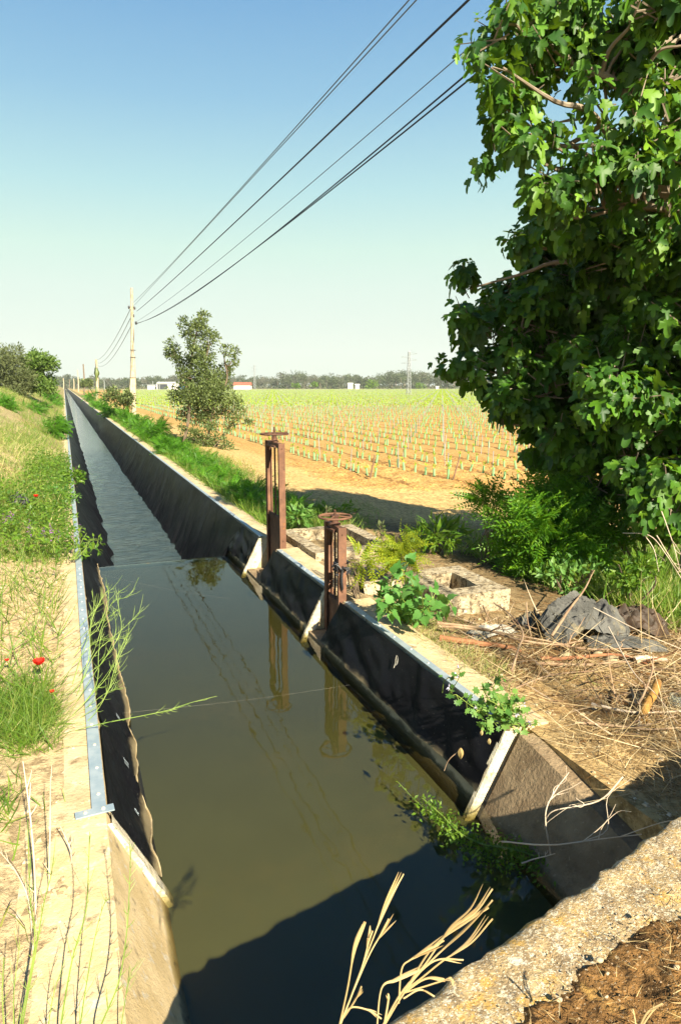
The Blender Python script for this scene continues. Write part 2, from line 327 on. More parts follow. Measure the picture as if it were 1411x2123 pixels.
# ================================================================ GROUND
BE0, BE1 = PZ(830, 2090, .35), PZ(1411, 1680, .35)
BU = (BE1 - BE0) / np.linalg.norm(BE1 - BE0); BV = np.array([BU[1], -BU[0], 0])   # along the bridge edge, and back from it
def bridge_d(x, y): return (x - BE0[0]) * BV[0] + (y - BE0[1]) * BV[1]              # >0 under the deck
def field_d(x, y): return np.minimum(x - 5.5, (y - (13.1 - .6 * (x - 7))) * .85) + .5 * fbm(x * .9, y * .9, 5)
def hgt(x, y):
    x = np.asarray(x, float); y = np.asarray(y, float)
    L = np.clip(-x - .3, 0, None); s = ss(5, 12, y) * .5 + .05
    zl = .002 + np.minimum(L * s, 1.7 + .25 * fbm(x * .3, y * .1, 3)) + (.035 * fbm(x * 3, y * 3, 1) + .05 * fbm(x * 14, y * 14, 2)) * (.35 + ss(0, .3, L))
    r = np.clip(x - 2.35, 0, None)
    zr = -.015 - .07 * ss(0, .7, r) - .3 * ss(1.6, 4.0, r)
    zr = zr + .06 * ss(-1.3, -.1, bridge_d(x, y)) * ss(.0, .9, r)
    zr = zr + .05 * fbm(x * 2.2, y * 2.2, 8) * ss(0, .5, r) + .035 * fbm(x * 12, y * 12, 9) * ss(0, .3, r)
    fm = ss(-.2, .5, field_d(x, y)) * ss(120, 60, y)
    zr = zr + fm * (.13 * fbm(x * 5, y * 5, 11, 3) + .07 * np.abs(fbm(x * 15, y * 15, 12, 3)) + .03)
    return np.where(x < 1, zl, zr)
xs = np.concatenate([[-1500, -600, -250, -120, -60, -35, -20, -13, -9, -7, -5.5, -4.6], np.arange(-4, -.14, .065), [-.13, -.11, 2.30, 2.32], np.arange(2.37, 12, .065), [12.3, 13, 14.5, 17, 20, 25, 32, 40, 55, 80, 120, 200, 400, 800, 1700]])
g = [18.]
while g[-1] < 1900: g.append(g[-1] * 1.055)
ys = np.concatenate([[-30, -12, -5, -2, -.5, .3], np.arange(.8, 18, .065), g])
GX, GY = np.meshgrid(xs, ys, indexing='ij'); GZ = hgt(GX, GY)
cor = (GX > -.12) & (GX < 2.31) & (GY < 800); GZ[cor] = -1.75
GZ = np.where(bridge_d(GX, GY) > 0, np.minimum(GZ, .22), GZ)
b = MB(); b.grid(np.stack([GX, GY, GZ], -1))
def lerp(a, c, t): return a + (np.array(c) - a) * t[..., None]
C = np.zeros(GX.shape + (3,)) + np.array([.34, .25, .13])
lft = GX < 1; nz = fbm(GX * 2.5, GY * 2.5, 21) ; nz2 = fbm(GX * .8, GY * .8, 22)
C[lft] = [.58, .44, .245]
C = lerp(C, [.33, .3, .12], np.where(lft, ss(7, 12, GY) * ss(-.1, .2, nz + .1), 0))
C = lerp(C, [.28, .25, .1], np.where(lft, ss(15, 35, GY) * .6, 0))
C = lerp(C, [.34, .2, .08], np.where(lft, ss(.12, .3, nz2) * .6, 0))
rt = ~lft
C = lerp(C, [.62, .42, .17], np.where(rt, ss(3.3, 4.2, GX + .8 * nz2) * ss(7.5, 9, GY), 0))
C = lerp(C, [.45, .34, .19], np.where(rt, ss(3.0, 2.5, GX) * ss(2.8, 3.2, GY), 0))
C = lerp(C, [.2, .11, .045], np.where(rt, ss(2.5, 2.8, GX) * ss(4.8, 4.2, GY), 0)); C = lerp(C, [.52, .36, .16], np.where(rt, ss(.02, .2, nz2 + .3 * nz) * ss(3.8, 3.4, GY) * .9, 0)); C = lerp(C, [.2, .14, .07], np.where(rt, ss(3.6, 4.2, GX) * ss(10, 8.5, GY) * ss(4.4, 5., GY) * ss(9, 7, GX), 0))  # last blend: bare brown soil under the tree, with tree shade mixed into its colour
C = lerp(C, [.55, .335, .115], np.where(rt, ss(-.1, .5, field_d(GX, GY)), 0))
C = lerp(C, [.4, .205, .055], np.where(rt, ss(.0, .3, nz + nz2 * .5) * ss(0, .5, field_d(GX, GY)) * .6, 0))
C = lerp(C, [.22, .22, .08], np.where(rt, ss(3.5, 2.8, GX + nz) * ss(8, 9.5, GY), 0))
C = lerp(C, [.42, .34, .14], np.where(rt, ss(360, 385, GY), 0)); C = lerp(C, [.16, .2, .06], np.where(rt, ss(.02, .2, fbm(GX * .01, GY * .03, 6)) * ss(390, 420, GY), 0))
gr = None
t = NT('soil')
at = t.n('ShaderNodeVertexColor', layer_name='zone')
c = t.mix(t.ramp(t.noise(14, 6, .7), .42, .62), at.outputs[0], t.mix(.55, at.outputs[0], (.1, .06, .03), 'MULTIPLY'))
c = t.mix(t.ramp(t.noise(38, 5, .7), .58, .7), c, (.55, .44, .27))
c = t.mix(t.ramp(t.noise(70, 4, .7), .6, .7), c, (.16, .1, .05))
sx = t.n('ShaderNodeSeparateXYZ'); t.l(t.pos.outputs['Position'], sx.inputs[0])
def mth(op, a, b):
    x = t.n('ShaderNodeMath', operation=op)
    for i, v in enumerate((a, b)):
        if hasattr(v, 'is_linked'): t.l(v, x.inputs[i])
        else: x.inputs[i].default_value = v
    return x.outputs[0]
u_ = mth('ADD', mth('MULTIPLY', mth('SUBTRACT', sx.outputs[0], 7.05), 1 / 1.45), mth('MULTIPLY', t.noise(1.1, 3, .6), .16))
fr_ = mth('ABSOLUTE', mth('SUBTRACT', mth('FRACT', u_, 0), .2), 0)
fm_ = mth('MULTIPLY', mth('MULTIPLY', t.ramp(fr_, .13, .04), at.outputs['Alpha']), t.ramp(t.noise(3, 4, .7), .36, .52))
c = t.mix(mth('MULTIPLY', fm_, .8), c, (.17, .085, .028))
n1 = t.bump(t.noise(11, 6, .7), .5, .05); n2 = t.bump(t.noise(70, 5, .7), .7, .012, n1)
M['soil'] = t.end(t.bsdf(c, .95, .1, 0, n2))
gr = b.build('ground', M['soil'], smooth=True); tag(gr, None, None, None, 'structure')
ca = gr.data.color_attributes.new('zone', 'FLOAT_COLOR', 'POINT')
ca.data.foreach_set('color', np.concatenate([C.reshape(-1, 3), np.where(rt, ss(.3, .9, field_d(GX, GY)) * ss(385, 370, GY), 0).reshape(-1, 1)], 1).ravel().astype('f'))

# ================================================================ CANAL
YW = 9.18          # the weir
def ylist(a, c):
    o = list(np.arange(a, min(c, 30), .09))
    if c > 30:
        y = 30.
        while y < c: o.append(y); y *= 1.03
    return np.array(o + [c])
def body(mb, prof, Y, amp=.006, seed=0):
    """closed section swept along the canal with rough faces"""
    pr = []
    for i in range(len(prof)):
        a, c = np.array(prof[i]), np.array(prof[(i + 1) % len(prof)]); k = max(1, int(np.linalg.norm(c - a) / .12)); k = min(k, 6)
        for q in range(k): pr.append(a + (c - a) * q / k)
    pr = np.array(pr); n = len(pr)
    G = np.zeros((len(Y), n, 3)); G[:, :, 1] = Y[:, None]
    s = np.arange(n)[None] * .13
    G[:, :, 0] = pr[None, :, 0] + amp * 2 * fbm(Y[:, None] * 4, s * 9, seed)
    G[:, :, 2] = pr[None, :, 1] + amp * 2 * fbm(Y[:, None] * 4, s * 9, seed + 5) * (pr[None, :, 1] > -1)
    I = np.arange(len(Y) * n).reshape(len(Y), n); J = np.roll(I, -1, 1)
    f = np.stack([I[:-1], J[:-1], J[1:], I[1:]], -1).reshape(-1, 4)
    off = mb.n; mb.add(G.reshape(-1, 3), f)
    mb.f.append(np.array([I[0][::-1]]) + off); mb.m.append(np.zeros(1, int)); mb.f.append(np.array([I[-1]]) + off); mb.m.append(np.zeros(1, int))
    return mb
def liner(side, Y, bot, seed, amp=.012, edge=None):
    """rubber sheet on the sloping face; side +1 right wall, -1 left wall; bot(y) = depth of its lower edge"""
    T = np.linspace(0, 1, 15); YY, TT = np.meshgrid(Y, T, indexing='ij')
    D = .004 + TT * bot(YY)
    off = .016 + amp * (1.6 * fbm(YY * 2.2 + TT * 1.8, TT * 1.8, seed) + .7 * fbm(YY * 7 + TT * 3, TT * 1.2, seed + 2) + .9 * np.clip(.12 - np.abs(fbm(YY * 1.7 + TT * 1.3, TT * .8, seed + 4)), 0, 1) * 3) * np.sin(np.clip(TT * 1.2, 0, 1) * pi / 2) ** .7 * 2
    off = off + .012 * np.exp(-(((YY + .25 * TT) % 2.6 - 1.3) / .045) ** 2)
    off = np.maximum(off, .004)
    X = (2.185 - .5 * D - off) if side > 0 else (.045 + .5 * D + off)
    return np.stack([X, YY, -D + 0 * X], -1)
def strip_mesh(x0, x1, Y, z=.008, th=.006, seed=0):
    mb = MB(); w = .003 * fbm(Y * 3, Y * 0, seed)
    mb2 = []
    P = [(x0, z), (x1, z), (x1, z + th), (x0, z + th)]
    G = np.stack([np.stack([np.full_like(Y, px), Y, pz + w + .002 * fbm(Y * 2, Y * 0 + px, seed)], -1) for px, pz in P], 1)
    k = len(Y); I = np.arange(k * 4).reshape(k, 4); J = np.roll(I, -1, 1)
    mb.add(G.reshape(-1, 3), np.stack([I[:-1], J[:-1], J[1:], I[1:]], -1).reshape(-1, 4))
    mb.add(G[0], [(3, 2, 1, 0)]); mb.add(G[-1], [(0, 1, 2, 3)]); return mb
def bolts(Y, x, parent, z=.016):
    for y in Y:
        m = MB(); m.lathe((x + R.uniform(-.006, .006), y, z), [(0.0001, .004), (.007, .0035), (.009, 0), (.009, -.006)], 10); m.build('bolt', M['bolt'], parent, True)
# ---- left wall
lw = thing('canal_wall', 'long pale concrete wall with black liner on the left of the canal', 'canal wall', (-.1, 6, 0))
m = MB(); body(m, [(-.28, 0), (.03, 0), (.05, -.03), (.785, -1.5), (-.28, -1.5)], ylist(2.97, 760), .005, 1); m.build('lined_concrete', M['concrete'], lw, True)
m = MB(); body(m, [(-.29, .004), (.045, .004), (.245, -.41), (.74, -1.5), (-.29, -1.5)], np.append(np.arange(-1, 2.95, .06), 2.975), .007, 2); m.build('bare_concrete', M['concrete_dry'], lw, True)
m = MB(); G = []
for y, dx in ((3.0, .012), (2.99, .026), (2.95, .03), (2.905, .026), (2.898, -.06)):
    row = []
    for d in np.linspace(0, 1.0, 26): row.append([(.03 + .5 * max(d, 0)) + .012 + dx + .016 * fbm(d * 14, y * 9, 4), y + .022 * fbm(d * 12, 3., 5), -d + (.012 if d < 0 else 0)])
    G.append(row)
G.append([[p[0] - .02, p[1] + .03, p[2]] for p in G[-1]])
m.grid(np.array(G)); m.build('end_edging', M['end_cement'], lw, True)
def botL(y): return .385 + .05 * fbm(y * 3.6, 1., 31) + .03 * np.sin(y * 9.5) * ss(5.4, 3.2, y) + ss(YW + .1, YW + .5, y) * .9
yl = np.concatenate([np.arange(2.985, YW + .05, .035)])
Gn = liner(-1, yl, botL, 3, .026); m = MB(); m.grid(Gn)
lo = m.build('liner', M['liner'], lw, True)
m = MB(); E_ = Gn[:, -1, :]; m.tube(E_ + [.004, 0, 0], .004 + .005 * np.clip(fbm(yl * 4, yl * 0, 8) + .3, 0, 1), 6); m.build('muddy_liner_edge', M['liner_rim'], lw, True)
m = MB(); m.grid(liner(-1, ylist(YW + .05, 760), lambda y: 1.15 + 0 * y, 6, .045)); m.build('liner', M['liner_far'], lw, True)
sm = strip_mesh(-.012, .05, np.concatenate([np.arange(2.99, 30, .1), np.arange(30, 700, 6)]), .012, .006, 3); st = sm.build('metal_strip', M['strip'], lw)
bolts(np.arange(3.12, 7.6, .24), .02, st, .02)
m = MB(); m.box((.0, 2.975, .024), (.165, .05, .006), .06); br = m.build('metal_bracket', M['strip'], lw); bolts([2.975], -.045, br, .03); bolts([2.98], .04, br, .03)
# writing stencilled on the liner, running along the wall
def on_left(y, d): return np.array([.045 + .5 * d + .036, y, -d])
def stroke(mb, pts, w=.0018):
    P_ = np.array([on_left(y, d) for y, d in pts]) + [.012, 0, 0.006]
    mb.tube(P_, w, 5, flat=.35)
def glyphs(y0, d0, txt, mb, s=.05):
    G_ = {'2': [[(0, .75), (.3, 1), (.65, .9), (.6, .6), (0, 0), (.7, 0)]], 'I': [[(.15, 0), (.25, 1)]], 'Z': [[(0, 1), (.7, 1), (0, 0), (.7, 0)]], 'M': [[(0, 0), (.1, 1), (.4, .3), (.7, 1), (.8, 0)]], 's': [[(.6, .8), (.2, .9), (.2, .5), (.6, .4), (.5, 0), (0, .1)]]}
    x = 0
    for ch in txt:
        for pl in G_[ch]:
            stroke(mb, [(y0 - (x + px * .6) * s, d0 - py * s + 0) for px, py in pl])
        x += .28 if ch == 'I' else .62
mk = MB(); glyphs(3.72, .2, 'ZIII', mk, .042); glyphs(3.26, .22, 'sI', mk, .036); glyphs(4.28, .19, 'IIII', mk, .042); mk.build('chalk_marks', M['chalk'], lw)
# ---- right walls
def right_wall(label, y0, y1, far=False, seed=0):
    w = thing('canal_wall', label, 'canal wall', (2.3, y0, 0))
    Y = ylist(y0, y1)
    m = MB(); body(m, [(2.205, 0), (2.46, 0), (2.46, -1.5), (1.455, -1.5), (2.19, -.03)], Y, .007, seed); m.build('concrete', M['concrete'], w, True)
    m = MB(); G = []
    for y, dx, dy in ((y0 + .03, -.012, 0), (y0, -.012, 0), (y0 - .012, 0, 0), (y0 - .012, .075 if not far else .14, 0), (y0 + .03, .08, 0)):
        G.append([[2.185 - .5 * max(d, 0) + dx + .008 * fbm(d * 14, y * 9, seed + 4), y + .005 * fbm(d * 16, seed, 5), -d] for d in np.linspace(.004, .75, 22)])
    m.grid(np.array(G), flip=True); m.build('end_edging', M['end_cement'], w, True)
    def bot(y): return (.345 + .02 * fbm(y * 2, 1., seed)) + ss(YW + .0, YW + .3, y) * .9
    yy = np.concatenate([np.arange(y0 + .012, min(y1, 30), .04), [y1] if y1 < 30 else []])
    if far:
        m = MB(); m.grid(liner(1, yy, bot, seed, .04), flip=True); m.build('liner', M['liner_far'], w, True)
        y2 = ylist(29.9, y1); y2 = y2[y2 > 29.8]; m = MB(); m.grid(liner(1, y2, lambda y: 1.2 + 0 * y, seed, .03), flip=True); m.build('liner', M['liner_far'], w, True)
        sy = np.concatenate([np.arange(y0 + .03, 30, .1), np.arange(30, 700, 6)])
    else:
        m = MB(); m.grid(liner(1, yy, bot, seed, .022), flip=True); m.build('liner', M['liner'], w, True); sy = np.arange(y0 + .03, y1 - .02, .08)
    st = strip_mesh(2.182, 2.236, sy, .012, .005, seed).build('metal_strip', M['strip'], w)
    bolts(np.arange(y0 + .15, min(y1, y0 + 2.6), .27), 2.21, st, .018)
    return w
wA = right_wall('long black-lined canal wall running to the horizon beyond the taller sluice gate', 8.25, 760, True, 11)
wB = right_wall('short black-lined canal wall panel standing between the two rusty gates', 5.86, 7.58, False, 13)
wC = right_wall('black-lined canal wall panel nearest the camera, between the shorter gate and the bridge', 2.95, 5.46, False, 16)
mk = MB()
def on_right(y, d): return np.array([2.185 - .5 * d - .034, y, -d])
cy, cd = 4.22, .085
for k in range(4):
    a = np.linspace(2.3 + .25 * k, 3.9 + .1 * k, 12); r_ = .026 + .011 * k
    mk.tube(np.array([on_right(cy + r_ * np.cos(q) * 1.2 + .01 * k, cd + r_ * np.sin(q) * .8) for q in a]) + [-.006, 0, .004], .0013, 5)
mk.tube(np.array([on_right(cy + .01 - .035 * q, cd - .045 + .075 * q + .006 * sin(q * 7)) for q in np.linspace(0, 1, 10)]) + [-.006, 0, .004], .0024, 5)
mk.build('chalk_scrawl', M['scrap'], wC)
# ---- bare wing wall
ww = MB(); Yv = np.arange(1.3, 2.94, .05); G = np.zeros((len(Yv), 14, 3))
for i, y in enumerate(Yv):
    zt = -.012 - .16 * (2.94 - y) ** 1.2
    for j in range(14):
        if j < 10: d = j / 9; x = 2.245 - .235 * (1 - j / 9.) ** 0 * 0; z = -1. + (zt + 1.) * d; x = 2.01 + (z + .41) * .5 if z < -.41 else 2.01 + .22 * (z + .41) / (zt + .41)
        else: x = 2.24 + (j - 9) * .055; z = zt
        G[i, j] = [x + .02 * fbm(y * 5, z * 5 + j, 41) + .006 * fbm(y * 30, z * 30, 42), y, z + (.02 * fbm(y * 8, j, 43) if j > 8 else 0)]
ww.grid(G); ww.add(G[-1], [tuple(range(14))])
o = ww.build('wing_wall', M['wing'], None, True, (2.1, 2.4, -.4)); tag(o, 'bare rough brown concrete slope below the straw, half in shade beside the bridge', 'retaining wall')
# ---- bed, weir, waters
m = MB(); m.grid(np.stack(np.meshgrid([-.2, 1.1, 2.4], np.linspace(-2, YW + .06, 12), indexing='ij') + [np.full((3, 12), -.5)], -1), flip=True)
o = m.build('canal_bed', surf('olive_silt', (.3, .325, .29), (.265, .285, .255), .7, .9, .1, 0, 0, layers=[((.33, .33, .28), 1.1, .5, .7)])); tag(o, None, None, None, 'structure')
m = MB(); m.box((1.1, YW, -1.02), (2.2, .11, 1.03)); o = m.build('weir', M['wing'], None, False, (1.1, YW, -1.4)); tag(o, 'low concrete weir step across the canal where the still pool spills over', 'weir')
# still pool: closed volume with a spilling lip
wx = np.linspace(-.05, 2.3, 60); wy = np.concatenate([np.arange(-2, YW + .02, .06), [YW + .05, YW + .07]])
A, B = np.meshgrid(wx, wy, indexing='ij'); Z = np.full(A.shape, -.41); Z = Z + np.where(B > YW - .05, -.1 * ((B - YW + .05) / .12) ** 2, 0) + .004 * np.where(B > YW - .5, fbm(A * 4, B * 4, 3), 0)
m = MB(); m.grid(np.stack([A, B, Z], -1))
rim = [(i, 0) for i in range(60)] + [(59, j) for j in range(1, len(wy))] + [(i, len(wy) - 1) for i in range(58, -1, -1)] + [(0, j) for j in range(len(wy) - 2, 0, -1)]
top = np.array([[A[i, j], B[i, j], Z[i, j]] for i, j in rim]); low = top.copy(); low[:, 2] = -.6; k = len(top)
m.add(np.concatenate([top, low]), np.array([(i, i + k, (i + 1) % k + k, (i + 1) % k) for i in range(k)]))
m.add(np.array([[-.05, -2, -.6], [2.3, -2, -.6], [2.3, YW + .07, -.6], [-.05, YW + .07, -.6]]), [(3, 2, 1, 0)])
t = NT('murky_pool_water')
w1 = t.noise(7, 2, .5, (1, .6, 1)); w2 = t.noise(26, 2, .5, (1, .7, 1))
nr = t.bump(w1, .04, .025)
fr = t.n('ShaderNodeFresnel'); fr.inputs[0].default_value = 1.42; t.l(nr, fr.inputs['Normal'])
gl = t.n('ShaderNodeBsdfGlossy'); gl.inputs['Roughness'].default_value = .0; t.l(nr, gl.inputs['Normal'])
tp = t.n('ShaderNodeBsdfTransparent'); mx = t.n('ShaderNodeMixShader'); bf = t.n('ShaderNodeMath', operation='MULTIPLY'); sb_ = t.n('ShaderNodeMath', operation='SUBTRACT'); sb_.inputs[0].default_value = 1; t.l(t.pos.outputs['Backfacing'], sb_.inputs[1]); t.l(sb_.outputs[0], bf.inputs[0]); t.l(fr.outputs[0], bf.inputs[1]); t.l(bf.outputs[0], mx.inputs[0]); t.l(tp.outputs[0], mx.inputs[1]); t.l(gl.outputs[0], mx.inputs[2])
va = t.n('ShaderNodeVolumeAbsorption'); va.inputs['Color'].default_value = (.62, .6, .38, 1); va.inputs['Density'].default_value = 15.
t.l(va.outputs[0], t.out.inputs['Volume']); M['pool'] = t.end(mx)
o = m.build('pool_water', M['pool'], None, True); tag(o, None, None, None, 'structure')
# running canal
m = MB(); yy = ylist(YW + .055, 770); A, B = np.meshgrid(np.linspace(.3, 1.95, 14), yy, indexing='ij'); m.grid(np.stack([A, B, np.full(A.shape, -.97) + .012 * fbm(A * 5, B * 3, 4) * ss(60, 20, B)], -1))
t = NT('running_water')
w1 = t.noise(5, 4, .6, (.42, 2.4, 1)); w2 = t.noise(20, 3, .6, (.35, 1.7, 1))
sx = t.n('ShaderNodeSeparateXYZ'); t.l(t.pos.outputs['Position'], sx.inputs[0]); calm = t.n('ShaderNodeMapRange'); t.l(sx.outputs[1], calm.inputs[0])   # chop dies away below the weir
for i_, v_ in ((1, 10.), (2, 34.), (3, 1.), (4, .12)): calm.inputs[i_].default_value = v_
def damp(h_):
    x = t.n('ShaderNodeMath', operation='MULTIPLY'); t.l(h_, x.inputs[0]); t.l(calm.outputs[0], x.inputs[1]); return x.outputs[0]
nr = t.bump(damp(w2), .7, .03, t.bump(damp(w1), .7, .1))
M['canal_water'] = t.end(t.bsdf(t.mix(t.ramp(t.noise(3, 3), .4, .6), (.04, .06, .06), (.055, .075, .068)), .03, .8, 0, nr))
o = m.build('canal_water', M['canal_water'], None, True); tag(o, None, None, None, 'structure')

# ================================================================ BRIDGE under the camera
br = thing('concrete_bridge', 'lichen-covered concrete bridge slab in the near corner, soil on its top', 'bridge', tuple(BE0 - [0, 0, .35]))
us = np.arange(-3.2, 6.5, .03); vv = np.concatenate([[.05, .03, .0, .012, .03], np.arange(.06, .7, .03), [.8, 1., 1.4, 2.2, 4.]]); zo = np.concatenate([[-.3, -.15, -.03, -.008, 0], np.zeros(len(vv) - 5)])
U, V = np.meshgrid(us, np.arange(len(vv)), indexing='ij'); V = V.astype(int)
nb = np.clip(1 - (vv[V] - .0) / .1, 0, 1)
vd = vv[V] + (.018 * fbm(U * 3, 0 * U, 51) + .035 * fbm(U * 14, zo[V] * 12, 52) + .025 * fbm(U * 40, zo[V] * 30, 53)) * nb
zz = .35 + zo[V] + (.02 * fbm(U * 3, vd * 3, 54) + .022 * fbm(U * 16, vd * 16, 55) + .012 * fbm(U * 45, vd * 45, 56)) - .03 * np.abs(fbm(U * 22, 1. + 0 * U, 57)) * nb
G = BE0 * [1, 1, 0] + U[..., None] * BU + vd[..., None] * BV; G[..., 2] = zz
m = MB(); m.grid(G, flip=True); m.build('slab', M['bridge'], br, True)
us = np.concatenate([np.arange(-3.2, -.3, .1), np.arange(-.3, 1.8, .012), np.arange(1.85, 6.5, .1)]); vs = np.concatenate([np.arange(.06, .7, .012), np.arange(.75, 4, .15)]); U, V = np.meshgrid(us, vs, indexing='ij')
edge = .175 + .05 * ss(.65, .9, U) + .07 * fbm(U * 4, U * 0, 61) + .07 * fbm(U * 13, U * 0, 62)
hh = .35 - .03 + .04 * ss(-.02, .06, V - edge + .05 * fbm(U * 12, V * 12, 63)) + .022 * fbm(U * 14, V * 14, 64) + .02 * fbm(U * 45, V * 45, 65)
G = BE0 * [1, 1, 0] + U[..., None] * BU + V[..., None] * BV; G[..., 2] = hh
m = MB(); m.grid(G, flip=True)
o = m.build('bridge_soil', surf('orange_brown_soil', (.27, .145, .05), (.15, .08, .03), 9, .95, .1, 0, 1., 50, .02, layers=[((.08, .045, .018), 11, .5, .62), ((.44, .26, .08), 8, .58, .7), ((.46, .37, .24), 110, .6, .68), ((.05, .03, .014), 26, .55, .66)]), None, True); tag(o, None, None, None, 'structure')
def bridge_pt(u, v, z=.4):
    p = BE0 + BU * u + BV * v; p[2] = z; return p

# ================================================================ SLUICE GATES
def gate(label, yc, w, x, top, wheel_z, wr, name='sluice_gate', plate_top=.35, tilt=0, sp_=.05, wm='rust'):
    t_ = thing(name, label, 'sluice gate', (x, yc, -.42))
    a, c, z0 = yc - w / 2, yc + w / 2, -.42
    for s_, y in ((1, a), (-1, c)):
        m = MB(); L = top - z0; pw = .075; th = .012
        zc = z0 + L / 2
        m.box((x, y, zc), (pw, th, L)); m.box((x - pw / 2 + th / 2, y + s_ * .0215, zc), (th, .031, L)); m.box((x + pw / 2 - th / 2, y + s_ * .0215, zc), (th, .031, L))
        m.build('post', M['rust'], t_)
    m = MB(); m.box((x, yc, top - .03), (.05, w - .03, .055)); m.box((x, yc, top - .045), (.11, w * .55, .02)); m.build('crossbar', M['rust_dark'], t_)
    m = MB(); m.box((x, yc, (plate_top + z0) / 2), (.014, w - .02, plate_top - z0)); m.box((x - .014, yc, plate_top - .03), (.02, w - .14, .05)); m.build('gate_plate', M['rust_dark'], t_)
    m = MB(); m.tube([(x, yc, plate_top - .02), (x, yc, wheel_z + sp_)], .0105, 10)
    for q in range(int((top - plate_top - .1) / .022)): m.torus((x, yc, plate_top + .05 + q * .022), .0105, .003, 10, 5)
    for q in range(3): m.torus((x, yc, wheel_z + .03 + q * .014), .0105, .003, 10, 5)
    m.build('spindle', M['rust_dark'], t_, True)
    for y_ in (a, c):
        for z_ in (top - .06, z0 + .5):
            m = MB(); m.lathe((0, 0, 0), [(.0001, .008), (.008, .008), (.009, 0)], 6); q_ = m; v_ = np.concatenate(q_.v); q_.v = [np.stack([v_[:, 0] + x, np.sign(y_ - yc) * v_[:, 2] * 1. + y_ + np.sign(y_ - yc) * .006, v_[:, 1] + z_], 1)]; q_.build('bolt', M['rust_dark'], t_)
    m = MB(); m.lathe((x, yc, top), [(.055, 0), (.05, .012), (.034, .02), (.03, wheel_z - top - .02), (.04, wheel_z - top), (.04, wheel_z - top + .014), (.014, wheel_z - top + .018)], 16); m.build('screw_housing', M['rust_dark'], t_, True)
    hw = MB(); hw.torus((x, yc, wheel_z), wr, .0105, 36, 8); h = hw.build('handwheel', M[wm], t_, True)
    for k in range(4):
        a_ = k * pi / 2 + .5 + tilt; m = MB(); m.tube([(x + .03 * cos(a_), yc + .03 * sin(a_), wheel_z + .006), (x + wr * cos(a_), yc + wr * sin(a_), wheel_z)], .008, 6); m.build('spoke', M[wm], h, True)
    return t_
gate('taller rusty sluice gate with raised handwheel beside the far concrete box', 7.92, .58, 2.30, 1.24, 1.335, .165, plate_top=.36, sp_=.085, wm='rust_dark')
gate('shorter rusty sluice gate with handwheel and black knotted strip on its post', 5.665, .36, 2.20, .665, .735, .146, plate_top=-.02, tilt=.4, sp_=.03)
# concrete sills in the two gaps
for yc, w, lab in ((7.92, .65, 'concrete sill at the foot of the taller rusty gate'), (5.66, .42, 'concrete sill at the foot of the shorter rusty gate')):
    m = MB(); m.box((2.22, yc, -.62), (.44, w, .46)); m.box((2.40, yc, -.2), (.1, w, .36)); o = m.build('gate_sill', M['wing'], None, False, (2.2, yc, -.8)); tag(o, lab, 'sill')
m = MB()
for k in range(16):
    a = R.uniform(0, 6.28); c = np.array([2.2 + .05 * cos(a), 5.5 + .05 * sin(a), .3 + R.normal() * .03]); q = [c + rdir(1)[0] * .035 for _ in range(4)]; m.tube(catmull(q, 4), .008, 5)
m.tube(catmull([(2.19, 5.455, .3), (2.18, 5.45, .2), (2.19, 5.455, .1)], 5), [.012] * 10 + [.006], 6)
o = m.build('knotted_strip', M['rag'], None, True, (2.2, 5.47, .3)); tag(o, 'black plastic strip knotted round the post of the shorter gate', 'plastic strip')

# ================================================================ CONCRETE BOXES
def rough_box(name, label, x0, x1, y0, y1, z0, z1, t, seed, inner=-.5):
    th = thing(name, label, 'concrete box', ((x0 + x1) / 2, (y0 + y1) / 2, z0))
    def slab(nm, a, c, e, f):
        m = MB(); nx, ny, nz = [max(2, int(d / .045)) for d in (c - a, f - e, z1 - z0)]
        def face(fn, p, q):
            A, B = np.meshgrid(np.linspace(0, 1, p), np.linspace(0, 1, q), indexing='ij'); G = fn(A, B)
            d = .018; x, y, z = G[..., 0].copy(), G[..., 1].copy(), G[..., 2].copy()
            G[..., 0] += d * fbm(y * 9 + z * 7, x * 9 + z * 9, seed); G[..., 1] += d * fbm(x * 9 + z * 8, y * 9 + z * 6, seed + 1); G[..., 2] += d * 1.3 * fbm(x * 9, y * 9, seed + 2) * (z > z0 + .03)
            m.grid(G)
        L = lambda A, B, o, u, v: np.array(o) + A[..., None] * np.array(u) + B[..., None] * np.array(v)
        w, h, dz = c - a, f - e, z1 - z0
        face(lambda A, B: L(A, B, (a, e, z1), (w, 0, 0), (0, h, 0)), nx, ny)
        face(lambda A, B: L(A, B, (a, e, z0), (w, 0, 0), (0, 0, dz)), nx, nz); face(lambda A, B: L(A, B, (c, f, z0), (-w, 0, 0), (0, 0, dz)), nx, nz)
        face(lambda A, B: L(A, B, (a, f, z0), (0, -h, 0), (0, 0, dz)), ny, nz); face(lambda A, B: L(A, B, (c, e, z0), (0, h, 0), (0, 0, dz)), ny, nz)
        m.build(nm, M['box'], th, True)
    slab('side_wall', x0, x0 + t, y0 + t + .002, y1 - t - .002); slab('side_wall', x1 - t, x1, y0 + t + .002, y1 - t - .002)
    slab('end_wall', x0, x1, y0, y0 + t); slab('end_wall', x0, x1, y1 - t, y1)
    m = MB(); m.box(((x0 + x1) / 2, (y0 + y1) / 2, inner), (x1 - x0 - t, y1 - y0 - t, .04)); m.build('floor', M['wing'], th)
    return th
rough_box('concrete_box', 'open concrete box beside the taller gate, farther from the camera', 2.47, 3.47, 6.96, 8.33, -.5, .065, .15, 71, -.35)
rough_box('concrete_box', 'open lichened concrete box between the broad-leaved plant and the tarp pile', 2.93, 3.62, 4.95, 5.84, -.5, .095, .2, 75, -.45)
m = MB(); nx, ny = 40, 60
